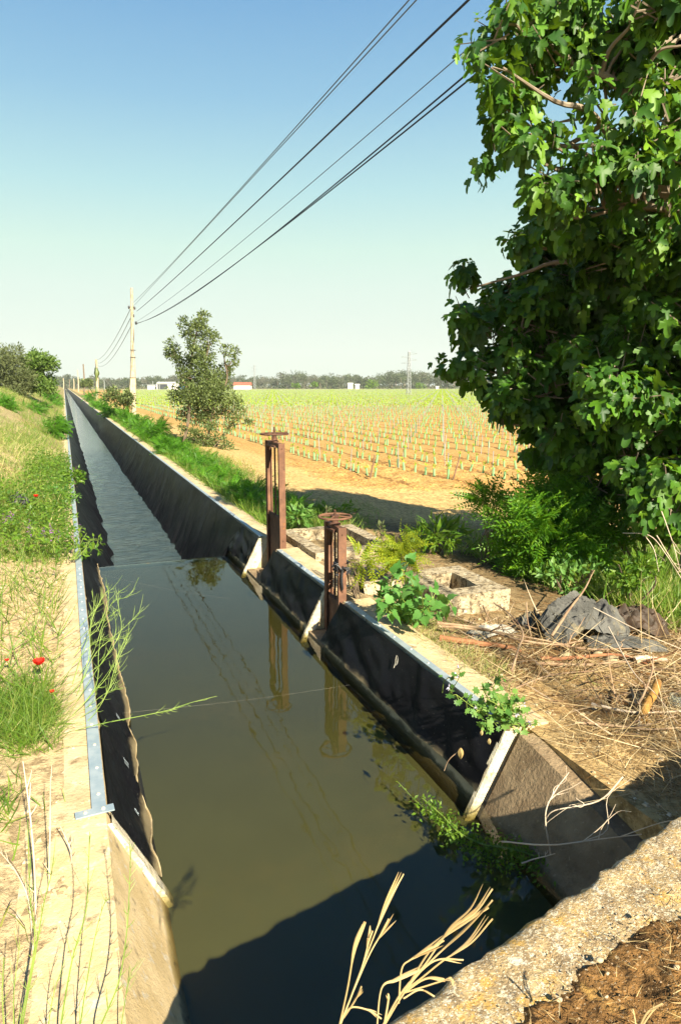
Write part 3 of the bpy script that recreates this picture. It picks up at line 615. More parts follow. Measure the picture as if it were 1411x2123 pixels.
A, B = np.meshgrid(np.linspace(2.44, 3.5, 30), np.linspace(5.95, 6.94, 30), indexing='ij'); m.grid(np.stack([A, B, -.075 + .03 * fbm(A * 3, B * 3, 7) + .012 * fbm(A * 15, B * 15, 8)], -1))
o = m.build('concrete_apron', M['box'], None, True, (2.9, 6.4, -.1)); tag(o, 'worn pale concrete slab between the two open boxes', 'concrete slab')
m = MB(); A, B = np.meshgrid(np.linspace(0, 1, 40), np.linspace(0, pi, 12), indexing='ij'); G = np.stack([2.48 + .48 * A, 5.72 + .1 * np.cos(B) + .01 * fbm(A * 9, B * 3, 4), -.12 + .19 * np.sin(B) ** .6 + .02 * fbm(A * 9, B * 4, 5)], -1); m.grid(G, flip=True)
o = m.build('concrete_duct', M['box'], None, True, (2.7, 5.7, -.1)); tag(o, 'low rounded concrete duct leading from the shorter gate to the lichened box', 'duct')
# ================================================================ POLES AND WIRES
P1 = PZ(279, 878, -.4)
pl = thing('utility_pole', 'bleached wooden pole nearest the camera, tall above the vineyard edge', 'utility pole', tuple(P1), 'wooden poles in the line along the canal')
def pp(x, y, dx=0): return PYY(x, y, P1[1]) + [dx, 0, 0]
m = MB(); m.tube(catmull([pp(279, 884), pp(277.5, 830), pp(277, 780), pp(275.5, 745), pp(276, 737)], 5), np.linspace(.155, .125, 21), 9); m.build('lower_log', M['wood'], pl, True)
m = MB(); m.tube(catmull([pp(273.6, 815, -.05), pp(274, 760), pp(274.4, 700), pp(274, 650), pp(273.3, 597)], 6), np.linspace(.11, .08, 25), 9); m.build('upper_log', M['wood'], pl, True)
for y in (783, 741, 726): m = MB(); c = pp(275.8, y); m.torus(c, .165, .015, 16, 6); m.build('iron_band', M['insul'], pl, True)
m = MB(); a, c = pp(268.5, 639), pp(279.5, 641); m.tube([a, c], .045, 6); m.build('crossarm', M['wood'], pl)
for px, py in ((268, 638.5), (279, 640), (276.5, 656), (282.5, 671), (275, 674)):
    m = MB(); c = pp(px, py); m.lathe(c, [(.001, .14), (.06, .12), (.075, .05), (.05, .03), (.075, 0), (.03, -.06)], 10); m.build('insulator', M['insul'], pl, True)
m = MB(); m.tube(catmull([pp(277, 680), pp(277.6, 695), pp(276.6, 715), pp(274, 730), pp(272, 760)], 5), .025, 5); m.build('cable', M['wire'], pl, True)
def pole(x0, y0, x1, y1, Y, r, mat, lab, arms=True):
    b_ = PYY(x0, y0, Y); t_ = PYY(x1, y1, Y); b_[2] = -.45
    o = thing('utility_pole', lab, 'utility pole', tuple(b_), 'wooden poles in the line along the canal')
    m = MB(); m.tube(catmull([b_, (b_ * .55 + t_ * .45) + [r * .6, 0, 0], t_], 5), np.linspace(r, r * .7, 11), 7); m.build('log', mat, o, True)
    return o
pole(200.5, 831, 199.5, 745, 118, .24, M['wood'], 'second pale wooden pole along the canal, dark rot on its upper half')
m = MB(); m.tube(catmull([PYY(199.2, 762, 117.8), PYY(201, 775, 117.8), PYY(199.6, 790, 117.8)], 4), [.2, .26, .32, .4, .42, .3, .2, .15, .1], 6); o = m.build('ivy_clump', M['oak'], None, True, PYY(200, 775, 117.8)); tag(o, 'dark strip of dead ivy clinging to the second pole', 'ivy')
pole(174, 812, 173, 755, 170, .21, M['wood_dark'], 'dark brown wooden pole left of the small dark bush')
pole(162.5, 806, 161, 767, 260, .22, M['wood'], 'thin pale pole left of the dark brown pole')
pole(131.5, 801, 131.5, 784, 480, .35, M['wood'], 'tiny pale pole at the far end of the canal')
pole(153, 803, 153, 785, 430, .3, M['wood'], 'tiny pale pole between the thin pole and the canal end')
pole(144, 802, 144, 786, 520, .3, M['wood_dark'], 'tiny dark pole beside the canal end')
for x in (216, 270.5, 317, 330):
    pole(x, 801, x, 787 if x < 300 else 790, 400, .22, M['stake'], {216: 'thin far post between the second pole and the near pole', 270.5: 'thin far post just left of the near pole', 317: 'thin far post left of the grey warehouse', 330: 'thin far post in front of the grey warehouse'}[x])
def wire(pts, r, mat, lab, xs=(3.95, 4.15, 4.33), grp='wires strung along the canal'):
    q = []
    for (x, y), X in zip(pts, xs): q.append(PXX(x, y, X))
    q[-1] = PYY(*pts[-1], P1[1]); q = np.array(q)
    cf = np.polyfit(q[:, 1], q[:, 2], 2); cx = np.polyfit(q[:, 1], q[:, 0], 1)
    Yq = np.concatenate([np.linspace(-16, 20, 40), np.linspace(21, P1[1], 24)])
    P_ = np.stack([np.polyval(cx, Yq), Yq, np.polyval(cf, Yq)], 1); P_[-1] = q[-1]
    m = MB(); m.tube(P_, r, 5); o = m.build('wire', mat, None, True, q[-1]); tag(o, lab, 'wire', grp)
wire([(837.6, 0), (433, 470), (275, 628)], .009, M['wire_grey'], 'topmost thin wire of the upper pair')
wire([(854, 0), (433.5, 471), (277, 634)], .0085, M['wire_grey'], 'lower thin wire of the upper pair')
wire([(963, 0), (497, 456), (284, 645)], .014, M['wire'], 'thick single black cable between the upper pair and the grey wire')
wire([(969.5, 90), (509.5, 499.6), (280, 668)], .0065, M['wire_grey'], 'thin grey wire between the thick cable and the lowest pair')
wire([(985, 128), (559.5, 497.5), (283, 670)], .0105, M['wire'], 'upper cable of the lowest sagging pair')
wire([(982, 147), (559, 499), (283, 671)], .0105, M['wire'], 'lowest sagging cable, dipping into the near pole')
P2 = PYY(199.5, 760, 118)
for k, (y0, y1, lab) in enumerate(((640, 746, 'highest thin wire between the near pole and the second pole'), (657, 752, 'middle thin wire between the near pole and the second pole'), (674, 756, 'lowest slack wire between the near pole and the second pole'))):
    a = PYY(271 + k, y0, P1[1]); c = PYY(200, y1, 118); tt = np.linspace(0, 1, 24)[:, None]
    P_ = a + (c - a) * tt; P_[:, 2] -= (3.2 + k * .8) * (tt * (1 - tt))[:, 0] * .9
    m = MB(); m.tube(P_, .018, 4); o = m.build('wire', M['wire_grey'], None, True, a); tag(o, lab, 'wire', 'wires strung along the canal')

# ================================================================ PYLONS
def pylon(px, ybase, ytop, d, lab, armw):
    b_ = PD(px, ybase, d); t_ = PD(px, ytop, d); H_ = t_[2] - b_[2]
    o = thing('lattice_pylon', lab, 'pylon', tuple(b_))
    m = MB(); w0, w1 = H_ * .085, H_ * .03; r = H_ * .0045
    cs = [(-1, -1), (1, -1), (1, 1), (-1, 1)]; n = 9
    L = [[b_ + [sx * (w0 + (w1 - w0) * k / n) / 2, sy * (w0 + (w1 - w0) * k / n) / 2, H_ * k / n] for sx, sy in cs] for k in range(n + 1)]
    for j in range(4): m.tube([L[0][j], L[n][j]], r, 4)
    for k in range(n):
        for j in range(4):
            m.tube([L[k][j], L[k + 1][(j + 1) % 4]], r * .6, 3); m.tube([L[k][(j + 1) % 4], L[k + 1][j]], r * .6, 3)
    m.build('tower', M['steel'], o)
    for f, s_, up_ in ((.93, 1, .02), (.86, -1, .02), (.74, -1, .015), (.80, 1, .02)):
        m = MB(); z_ = H_ * f; a = b_ + [0, 0, z_]; e = a + RT * s_ * armw * H_ + [0, 0, H_ * up_]
        m.tube([a, e], r * .8, 4); m.tube([a + [0, 0, H_ * .05], e], r * .6, 4); m.build('arm', M['steel'], o)
    return o
pylon(846, 828, 729, 150, 'grey lattice pylon in the vineyard left of the fig tree', .17)
pylon(528, 806, 757, 330, 'faint small lattice pylon right of the red-roofed house', .13)

# ================================================================ FAR BUILDINGS
def house(name, lab, x0, x1, ybase, ywall, yroof, d, depth, wallm, roofm, door=None, gable=True, extra=None):
    a, c = PD(x0, ybase, d), PD(x1, ybase, d); a[2] = c[2] = -.45; top = PD(x0, ywall, d)[2]; ridge = PD(x0, yroof, d)[2]
    u = (c - a); w = np.linalg.norm(u); u /= w; v = np.array([-u[1], u[0], 0])
    o = thing(name, lab, 'building', tuple((a + c) / 2 + v * depth / 2)); rz = math.atan2(u[1], u[0])
    cc = (a + c) / 2 + v * depth / 2
    m = MB(); m.box(cc + [0, 0, (top + .45) / 2], (w, depth, top + .45), rz); m.build('wall', wallm, o)
    m = MB(); q = [cc - u * (w / 2 + .3) - v * (depth / 2 + .4), cc + u * (w / 2 + .3) - v * (depth / 2 + .4), cc + u * (w / 2 + .3) + v * (depth / 2 + .4), cc - u * (w / 2 + .3) + v * (depth / 2 + .4)]
    e = [np.array([p[0], p[1], top + .02]) for p in q]; r0 = (e[0] + e[3]) / 2; r1 = (e[1] + e[2]) / 2; r0[2] = r1[2] = ridge
    m.add(e + [r0, r1], [(0, 1, 5, 4), (2, 3, 4, 5), (0, 4, 3), (1, 2, 5), (3, 2, 1, 0)]); m.build('roof', roofm, o)
    for fx0, fx1, fz0, fz1, nm in (door or []):
        m = MB(); p = a + u * w * (fx0 + fx1) / 2 - v * .04; z0 = -.45 + (top + .45) * fz0; z1 = -.45 + (top + .45) * fz1; m.box((p[0], p[1], (z0 + z1) / 2), (w * (fx1 - fx0), .1, z1 - z0), rz); m.build(nm, M['dark_open'], o)
    return o
house('warehouse', 'low grey-roofed open warehouse far left behind the slender tree', 325, 372, 805, 795, 791.5, 420, 9, M['wall_white'], M['roof_grey'], [(.04, .48, .05, .9, 'doorway')])
house('shed', 'small white shed attached left of the warehouse', 306, 323, 805, 799, 797.5, 424, 5, M['wall_white'], M['roof_grey'])
house('house', 'white house with red tiled roof right of the slender tree', 484, 519, 807, 798.5, 792.5, 380, 7, M['wall_white'], M['roof_red'], [(.3, .36, .55, .75, 'window'), (.72, .78, .55, .75, 'window')])
house('hut', 'tiny white hut in the middle of the dry strip', 736.5, 744.5, 806, 798.5, 796, 420, 3, M['wall_white'], M['wall_white'])
house('hut', 'tiny hut with two pale gables left of the white one', 721, 731, 801, 797, 793.5, 520, 3, M['wall_white'], M['roof_grey'])
house('shed', 'tiny pale shed below the right end of the treeline', 903, 909, 804, 801.5, 800.5, 430, 2, M['wall_white'], M['wall_white'])
a = PD(376, 804, 415); m = MB(); m.box((a[0], a[1], .6), (3.4, 2, 2.), .4); m.box((a[0] + .4, a[1], 1.75), (2.2, 1.6, .3), .4); o = m.build('covered_trailer', M['blue'], None, False, (a[0], a[1], -.4)); tag(o, 'small blue covered load beside the warehouse', 'trailer')

# ================================================================ VINEYARD
VT = MB(); VT.tube([(0, 0, 0), (0.004, 0, .11), (0, 0.004, .22)], [.032, .03, .031], 7)
tv, tf = np.concatenate(VT.v), VT.f[:1]
def vine_tuft(k, seed):
    g_ = np.random.default_rng(seed); m = MB(); hgt_ = g_.uniform(.05, .15)
    m.tube([(0, 0, .18), (g_.normal() * .01, g_.normal() * .01, .22 + hgt_)], .005, 4)
    a = rdir(k, .35, g_); m.cloud(OVAL, np.stack([g_.normal(size=k) * .014, g_.normal(size=k) * .014, .2 + g_.uniform(0, hgt_, k)], 1), a, rdir(k, .6, g_), g_.uniform(.05, .09, k)); return m
rows = []
for k in range(0, 185):
    X = 7.05 + 1.45 * k; y0 = max(15.4 - .95 * k, 8.5); Yr = np.arange(y0, 385, .5)
    rows.append(np.stack([np.full_like(Yr, X), Yr, np.full_like(Yr, k)], 1))
VP_ = np.concatenate(rows); VP_[:, 0] += R.normal(size=len(VP_)) * .035; VP_[:, 1] += R.normal(size=len(VP_)) * .06
VP_ = VP_[R.random(len(VP_)) > .1 + .5 * ss(.18, .3, fbm(VP_[:, 0] * .25, VP_[:, 1] * .2, 77))]
q = VP_[:, :2]; rel = np.concatenate([q, np.full((len(q), 1), -.4)], 1) - CP; w = rel @ FW; px = CX + FL * (rel @ RT) / w
ok = (px > 255) & (px < 1700) & (w > 5); VP_, w, px = VP_[ok], w[ok], px[ok]; o_ = np.argsort(w + 1000 * (px > 1150)); VP_, w = VP_[o_], w[o_]
VZ = hgt(VP_[:, 0], VP_[:, 1]) - .015
protos = []
GV = 'young vines in grow tubes planted in the field rows'; LV = 'young vine sprouting from a pale green grow tube in a vineyard row'
for i in range(5):
    t_ = thing('young_vine', LV, 'vine', (0, 0, 0), GV)
    m = MB(); m.add(tv, tf[0]); tb = m.build('grow_tube', M['tube'], t_, True); lf = vine_tuft(9, 100 + i).build('shoot', M['vine'], t_)
    protos.append((t_, tb, lf))
for i in range(300):
    P_ = protos[i % 5]
    if i < 5: r_ = P_[0]
    else:
        r_ = P_[0].copy(); COL.objects.link(r_)
        for ch in P_[1:]: c_ = ch.copy(); COL.objects.link(c_); c_.parent = r_
    r_.location = (VP_[i, 0], VP_[i, 1], VZ[i]); r_.rotation_euler = (R.normal() * .09, R.normal() * .09, R.uniform(0, 6.28)); s_ = R.uniform(.85, 1.15); r_.scale = (s_, s_, s_ * R.uniform(.9, 1.1))
far = VP_[300:]; wf = w[300:]; zf = VZ[300:]
mt = MB(); ml = MB()
near = wf < 70; k = near.sum(); fp = np.concatenate([far[:, :2], zf[:, None]], 1)
TP = (np.stack([tv[:, 0], tv[:, 2], tv[:, 1]], 1), tf)
up = np.zeros((len(far), 3)); up[:, 2] = 1; up += R.normal(size=up.shape) * .07; nn = rdir(len(far)); nn[:, 2] *= .1
mt.cloud(TP, fp[near], up[near], nn[near], R.uniform(.85, 1.15, k))
mid = ~near & ((wf < 150) | (R.random(len(wf)) < .5)); sc_ = np.where(wf[mid] < 150, 1, 1.25)
QT = (np.array([[-.032, 0, 0], [.032, 0, 0], [.032, .22, 0], [-.032, .22, 0]]), [np.array([(0, 1, 2, 3)])])
vw = np.tile(-FH, (len(far), 1)) + R.normal(size=up.shape) * .4
mt.cloud(QT, fp[mid], up[mid], vw[mid], sc_)
for j in range(7): ml.cloud(OVAL, fp[near] + np.stack([R.normal(size=k) * .02, R.normal(size=k) * .02, R.uniform(.2, .33, k)], 1), rdir(k, .4), rdir(k, .6), R.uniform(.05, .09, k))
km = mid.sum()
for j in range(3): ml.cloud(RHOMB, fp[mid] + np.stack([R.normal(size=km) * .03, R.normal(size=km) * .03, R.uniform(.19, .36, km)], 1), rdir(km, .3), rdir(km, .5) - FH, R.uniform(.13, .22, km) * sc_)
o = mt.build('grow_tubes', M['tube'], None); tag(o, 'far rows of pale grow tubes merging into one carpet', 'grow tubes', None, 'stuff')
o = ml.build('vine_leaves', M['vine'], None); tag(o, 'yellow-green haze of vine shoots over the far rows', 'vine leaves', None, 'stuff')
# stakes: every fifth vine, aligned from row to row
ST = []
for k in range(0, 185):
    X = 7.05 + 1.45 * k
    for j in range(-140, 160):
        y = 17.0 + 2.51 * (j + k)
        if max(15.2 - .95 * k, 8.5) < y < 385: ST.append((X, y))
ST = np.array(ST); ST[:, 0] += R.normal(size=len(ST)) * .02; ST[:, 1] += R.normal(size=len(ST)) * .04
rel = np.concatenate([ST, np.full((len(ST), 1), -.4)], 1) - CP; w = rel @ FW; px = CX + FL * (rel @ RT) / w
ok = (px > 255) & (px < 1700) & (w > 5); ST, w, px = ST[ok], w[ok], px[ok]; o_ = np.argsort(w + 1000 * (px > 1150)); ST, w = ST[o_], w[o_]
sz = hgt(ST[:, 0], ST[:, 1]) - .03
m = MB(); m.tube([(0, 0, 0), (0, 0, .36), (.003, 0, .7)], .011, 5); sp = m.build('vine_stake', M['stake'], None, True); tag(sp, 'thin grey vine stake standing upright in a vineyard row', 'stake', 'grey stakes along the vineyard rows')
for i in range(300):
    r_ = sp if i == 0 else sp.copy()
    if i: COL.objects.link(r_)
    r_.location = (*ST[i], sz[i]); r_.rotation_euler = (R.normal() * .03, R.normal() * .03, R.uniform(0, 6)); r_.scale = (1, 1, R.uniform(.9, 1.1))
m = MB(); k = len(ST) - 300; QS = (np.array([[-.014, 0, 0], [.014, 0, 0], [.014, .7, 0], [-.014, .7, 0], [0, 0, -.014], [0, 0, .014], [0, .7, .014], [0, .7, -.014]]), [np.array([(0, 1, 2, 3), (4, 5, 6, 7)])])
u3 = np.zeros((k, 3)); u3[:, 2] = 1; u3 += R.normal(size=u3.shape) * .02
m.cloud(QS, np.concatenate([ST[300:], sz[300:, None]], 1), u3, np.tile(-FH, (k, 1)) + R.normal(size=(k, 3)) * .2, R.uniform(.9, 1.1, k))
o = m.build('far_stakes', M['stake'], None); tag(o, 'far grey stakes thinning into the distant vineyard', 'stakes', None, 'stuff')
for (x, y, dx, dy), lab in (((766, 995, .12, .62), 'brown wooden stake leaning right at the near end of the first vineyard row'), ((937, 1000, .16, .62), 'brown wooden stake leaning right at the near end of the second vineyard row')):
    p = PZ(x, y, -.38); m = MB(); m.tube([p, p + RT * dx * .5 + [0, 0, dy * .5], p + RT * dx + [0, 0, dy]], [.022, .02, .016], 6); o = m.build('wooden_stake', M['stake_wood'], None, True, p); tag(o, lab, 'stake')

# ================================================================ FAR WOOD
m = MB(); mt = MB()
for i in range(620):
    x = R.uniform(95, 1420); d = R.uniform(520, 640)
    hpx = 27 + 9 * fbm(x * .012, 1., 91) * 2 + 9 * fbm(x * .05, 4., 92) * 2 + (6 if 770 < x < 1000 else 0) - (5 if x < 480 else 0); hpx *= R.uniform(.75, 1.15)
    b_ = PD(x, 800, d); b_[2] = -.4; H_ = max(3.5, hpx * d / FL); W_ = H_ * R.uniform(.3, .55)
    k = 260; c = rdir(k) * R.uniform(.2, 1, (k, 1)) ** .5; lob = R.normal(size=(5, 3)) * .4
    c = c * .55 + lob[R.integers(0, 5, k)]
    P_ = b_ + np.stack([c[:, 0] * W_, c[:, 1] * W_, H_ * (.58 + .36 * np.clip(c[:, 2], -1.3, 1.1))], 1)
    m.cloud(RHOMB, P_, rdir(k), rdir(k, .3), R.uniform(.6, 1.4, k)); mt.tube([b_, b_ + [0, 0, H_ * .6]], .16, 4)
    if R.random() < .8:
        k = 30; P_ = b_ + np.stack([R.normal(size=k) * 4, R.normal(size=k) * 3, R.uniform(.2, 2.6, k)], 1); m.cloud(RHOMB, P_, rdir(k), rdir(k, .3), R.uniform(1., 2., k))
o = m.build('far_wood', M['euca'], None); tag(o, 'grey-green line of distant trees closing the vineyard', 'wood', None, 'stuff')
o = mt.build('far_trunks', M['bark'], None); tag(o, 'thin trunks of the distant line of trees', 'trunks', None, 'stuff')
# ================================================================ TREES
def wob(p0, p1, a=.06, n=5, sag=0., rng=R):
    p0, p1 = np.array(p0, float), np.array(p1, float); L = np.linalg.norm(p1 - p0); t = np.linspace(0, 1, n)[:, None]
    P_ = p0 + (p1 - p0) * t + rng.normal(size=(n, 3)) * a * L * np.sin(t * pi); P_[:, 2] += sag * L * np.sin(t[:, 0] * pi); return catmull(P_, 4)
def inball(k, rng=R, shell=.45):
    return rdir(k, 0, rng) * (rng.uniform(shell ** 3, 1, (k, 1)) ** (1 / 3.))
# ---- fig tree
FT = PD(1440, 1150, 7.6); FT[2] = -.2
fig = thing('fig_tree', 'large fig tree filling the right side, big lobed glossy leaves', 'tree', tuple(FT))
def fd(x, dz=0., y=700): return (8.0 - 1.5 * np.clip((x - 930) / 480., 0, 1.3)) * ss(380, 560, y) + 5.4 * (1 - ss(380, 560, y)) + dz
BL = [(1050, 50, 75), (1005, 60, 40), (1130, 40, 90), (1220, 60, 85), (1310, 50, 100), (1400, 70, 90), (1170, 95, 45), (1020, 140, 50), (1080, 130, 70), (1030, 225, 52), (1075, 265, 45), (1005, 290, 40), (1065, 320, 48), (1120, 345, 30), (1085, 385, 45), (1120, 430, 45), (1160, 380, 45),
      (1140, 490, 45), (1200, 440, 75), (1250, 380, 70), (1320, 400, 80), (1380, 250, 60), (1340, 170, 32), (1400, 330, 75), (1300, 490, 110), (1400, 500, 100), (1190, 540, 75), (1290, 300, 45),
      (1040, 600, 48), (1000, 625, 42), (950, 600, 30), (985, 680, 50), (955, 740, 38), (925, 770, 22), (1070, 670, 70), (1110, 740, 75), (1040, 770, 62), (1010, 815, 34), (1170, 640, 90), (1280, 620, 110), (1390, 640, 100), (1150, 800, 80), (1260, 770, 110), (1380, 800, 100), (1070, 850, 52), (1030, 880, 34), (1140, 880, 62), (1100, 920, 34), (1230, 900, 75), (1330, 930, 85), (1411, 930, 85), (1180, 955, 38), (1250, 985, 40), (1310, 1010, 52), (1390, 1020, 60),
      (1480, 120, 130), (1500, 350, 140), (1520, 600, 150), (1500, 850, 140), (1620, 450, 160), (1640, 750, 150), (1480, 1010, 90), (1150, -10, 70), (1330, -10, 80), (1500, 0, 100), (1620, 100, 140)]
blobs = []
BL += [(1230, 150, 36), (1280, 110, 55), (1340, 120, 50), (1310, 225, 32), (1150, 105, 42), (1370, 170, 34), (1235, 215, 24)]
BL = [(x + 22 * (y < 450) * (x < 1150) + 18 * (450 <= y < 960) * (x < 1120), y, r * (.86 if y < 450 else 1)) for x, y, r in BL]
for x, y, r in BL:
    d = fd(x, R.normal() * .2, y); blobs.append((PD(x, y, d), r * d / FL, .9))
for x, y, r in BL:
    if x > 1120 and y > 420: d = fd(x, .9 + R.normal() * .2, y); blobs.append((PD(x, y, d), r * 1.05 * d / FL, .8))
core = lambda x, y, d: PD(x, y, d - 1.7 * float(ss(640, 330, y)))
trunk = catmull([FT + [0, 0, -.1], core(1450, 1000, 7.6), core(1435, 800, 7.5), core(1440, 640, 7.4), core(1405, 460, 7.2)], 6)
m = MB(); m.tube(trunk, np.linspace(.16, .085, len(trunk)), 10)
L1 = catmull([core(1405, 460, 7.2), core(1368, 372, 7.15), core(1345, 300, 7.1), core(1320, 250, 7.1), core(1292, 192, 7.1), core(1255, 160, 7.05), core(1200, 140, 7.1), core(1140, 128, 7.3), core(1075, 113, 7.6), core(1040, 98, 7.8)], 5)
m.tube(L1, np.linspace(.062, .01, len(L1)), 8)
L2 = catmull([core(1385, 400, 7.2), core(1345, 345, 7.1), core(1308, 310, 7.15), core(1272, 280, 7.2), core(1253, 258, 7.2), core(1225, 272, 7.3), core(1180, 298, 7.4), core(1140, 312, 7.5), core(1090, 316, 7.7), core(1040, 310, 7.9)], 5)
m.tube(L2, np.linspace(.04, .008, len(L2)), 7)
for pts, r in (([(1253, 258, 7.2), (1256, 215, 7.2), (1250, 170, 7.2), (1240, 120, 7.2)], .018), ([(1253, 258, 7.2), (1215, 247, 7.3), (1180, 250, 7.4), (1150, 255, 7.5)], .014), ([(1292, 192, 7.1), (1340, 120, 7.0), (1390, 80, 7)], .03), ([(1310, 195, 7.1), (1360, 110, 6.9), (1411, 95, 6.8)], .02), ([(1200, 140, 7.1), (1130, 145, 7.2), (1090, 140, 7.5), (1035, 135, 7.8)], .012), ([(1150, 310, 7.5), (1110, 240, 7.6), (1075, 215, 7.8)], .01), ([(1272, 280, 7.2), (1240, 200, 7.2), (1215, 140, 7.3)], .01)):
    P_ = catmull([core(*p) for p in pts], 5); m.tube(P_, np.linspace(r, r * .45, len(P_)), 6)
tips = []
for i, (c, r, dn) in enumerate(blobs):
    j = np.argmin(np.linalg.norm(trunk - c, axis=1) + np.abs(trunk[:, 2] - c[2] + .4) * .4)
    far_ = np.linalg.norm(trunk - c, axis=1)
    st = trunk[j] if c[2] < 4.2 else L1[np.argmin(np.linalg.norm(L1 - c, axis=1))]
    b_ = wob(st, c, .05, 5, .03); rr = np.linalg.norm(c - st); m.tube(b_, np.linspace(min(.05, .012 + .014 * rr), .007, len(b_)), 6)
m.build('trunk', M['bark'], fig, True)
m = MB(); tw = MB(); g = np.random.default_rng(3)
for c, r, dn in blobs:
    yp = proj(c)[1]; k = int(max(3, dn * (50 if yp < 360 else 42) * (r / .4) ** 2)); k = min(k, 90)
    sc0 = inball(max(3, k // 4), g, .35) * r * .92; P_ = c + sc0[g.integers(0, len(sc0), k)] + g.normal(size=(k, 3)) * r * .13; out = P_ - c; out /= np.linalg.norm(out, axis=1)[:, None] + 1e-6
    ax = out + rdir(k, .5, g) * .7; ax[:, 2] += .25; ax /= np.linalg.norm(ax, axis=1)[:, None]
    for p, a in zip(P_, ax):
        nl = g.integers(6, 10); ph = g.uniform(0, 6.28); L_ = g.uniform(.12, .25)
        u = np.cross(a, [.2, .1, 1.]); u /= np.linalg.norm(u) + 1e-6; v = np.cross(a, u)
        th = ph + np.arange(nl) * 2.4; tt = np.linspace(.1, 1, nl)
        rad = np.cos(th)[:, None] * u + np.sin(th)[:, None] * v
        pos = p + a * (tt * L_)[:, None] + rad * .05
        dr = rad * 1. + a * (.15 + .6 * tt)[:, None]; dr[:, 2] -= .5 + .9 * g.random(nl); 
        nm = a[None] * .7 + rad * .5 + np.array([0, -.2, .6]) + g.normal(size=(nl, 3)) * .35
        sc_ = (.112 + .08 * g.random(nl)) * (.86 if yp < 420 else 1) * (1.12 - .5 * tt)
        m.cloud(FIG, pos, dr, nm, sc_)
        if g.random() < .6: tw.tube([p - a * .18, p, p + a * L_], [.008, .006, .004], 4)
m.build('crown', M['fig'], fig, True); tw.build('twigs', M['bark'], fig)
# ---- generic leafy trees and bushes
def tree(name, lab, base, stems, blobs, n, proto, scale, mat, bark, cat='tree', group=None, shell=.3, upb=.2, seed=1, nup=.5):
    g = np.random.default_rng(seed); o = thing(name, lab, cat, tuple(base), group)
    m = MB()
    for P_, r in stems: m.tube(P_, np.linspace(r, r * .35, len(P_)), 6)
    sp = np.concatenate([P_ for P_, r in stems])
    for c, r, k in blobs:
        s_ = sp[np.argmin(np.linalg.norm(sp - c, axis=1) + np.maximum(sp[:, 2] - c[2] + .1, 0))]; b_ = wob(s_, c, .08, 4, 0, g); m.tube(b_, np.linspace(.3, .12, len(b_)) * stems[0][1], 4)
    m.build('trunk', M[bark], o, True)
    m = MB()
    for c, r, k in blobs:
        kk = max(3, int(n * k)); nc = max(2, kk // 8); cc = c + inball(nc, g, shell) * r; P_ = cc[g.integers(0, nc, kk)] + g.normal(size=(kk, 3)) * r * .22
        a = (P_ - c) / (r + 1e-6) * .8 + rdir(kk, upb, g); m.cloud(proto, P_, a, rdir(kk, nup, g), scale * g.uniform(.65, 1.25, kk))
    m.build('crown', M[mat], o); return o
SD = 23.
SB = [(610, 80, 50), (570, 150, 75), (410, 150, 50), (430, 230, 65), (560, 230, 85), (660, 310, 85), (740, 290, 45), (290, 380, 60), (300, 460, 70), (360, 560, 55), (500, 380, 70), (560, 480, 95), (640, 440, 75), (700, 520, 45), (460, 580, 80), (580, 600, 105), (400, 680, 55), (850, 440, 55), (950, 460, 45), (940, 540, 45), (880, 600, 50), (840, 660, 65), (720, 680, 75), (560, 740, 115), (700, 780, 115), (800, 760, 75), (420, 760, 75), (330, 900, 85), (450, 880, 95), (560, 900, 105), (700, 900, 115), (830, 900, 95), (940, 960, 75), (1000, 1060, 50), (480, 1000, 85), (620, 1040, 95), (760, 1020, 95), (880, 1080, 65), (960, 1140, 45), (1080, 1170, 45), (400, 1120, 55), (520, 1120, 75), (660, 1150, 85), (880, 1230, 50), (700, 1230, 55), (540, 1290, 65), (660, 1370, 50), (520, 1450, 60), (620, 1500, 50), (700, 1480, 45), (850, 1420, 60), (920, 1520, 60), (780, 1560, 40), (440, 1480, 45), (320, 520, 40), (255, 470, 35), (480, 1560, 50), (620, 1590, 55), (400, 1400, 50), (760, 1350, 60), (560, 1380, 60), (470, 1330, 50), (680, 1440, 60), (400, 1260, 45)]
sb = []
for x, y, r in SB:
    px, py = 300 + x / 5.04, 640 + y / 5.04; d = SD + R.normal() * .42; sb.append((PD(px, py, d), r / 5.04 * d / FL * 1.05, (r / 80.) ** 2))
ST1 = catmull([PD(376, 952, SD), PD(384, 905, SD), PD(392, 860, SD), PD(391, 810, SD), PD(398, 740, SD), PD(405, 700, SD), PD(415, 660, SD)], 5)
ST2 = catmull([PD(416, 972, SD - .3), PD(426, 930, SD - .2), PD(436, 880, SD), PD(442, 830, SD), PD(425, 770, SD), PD(432, 720, SD)], 5)
ST3 = catmull([PD(442, 830, SD), PD(470, 790, SD), PD(466, 750, SD), PD(462, 730, SD)], 4); ST4 = catmull([PD(391, 810, SD), PD(372, 770, SD), PD(360, 730, SD)], 4); ST5 = catmull([PD(418, 970, SD - .3), PD(440, 930, SD - .3), PD(470, 900, SD)], 4)
tree('slender_tree', 'slender airy tree with small grey-green leaves between the canal and the vineyard', PD(400, 965, SD), [(ST1, .065), (ST2, .06), (ST3, .036), (ST4, .03), (ST5, .025)], sb, 380, OVAL, .097, 'oak', 'bark2', seed=5, shell=.1)
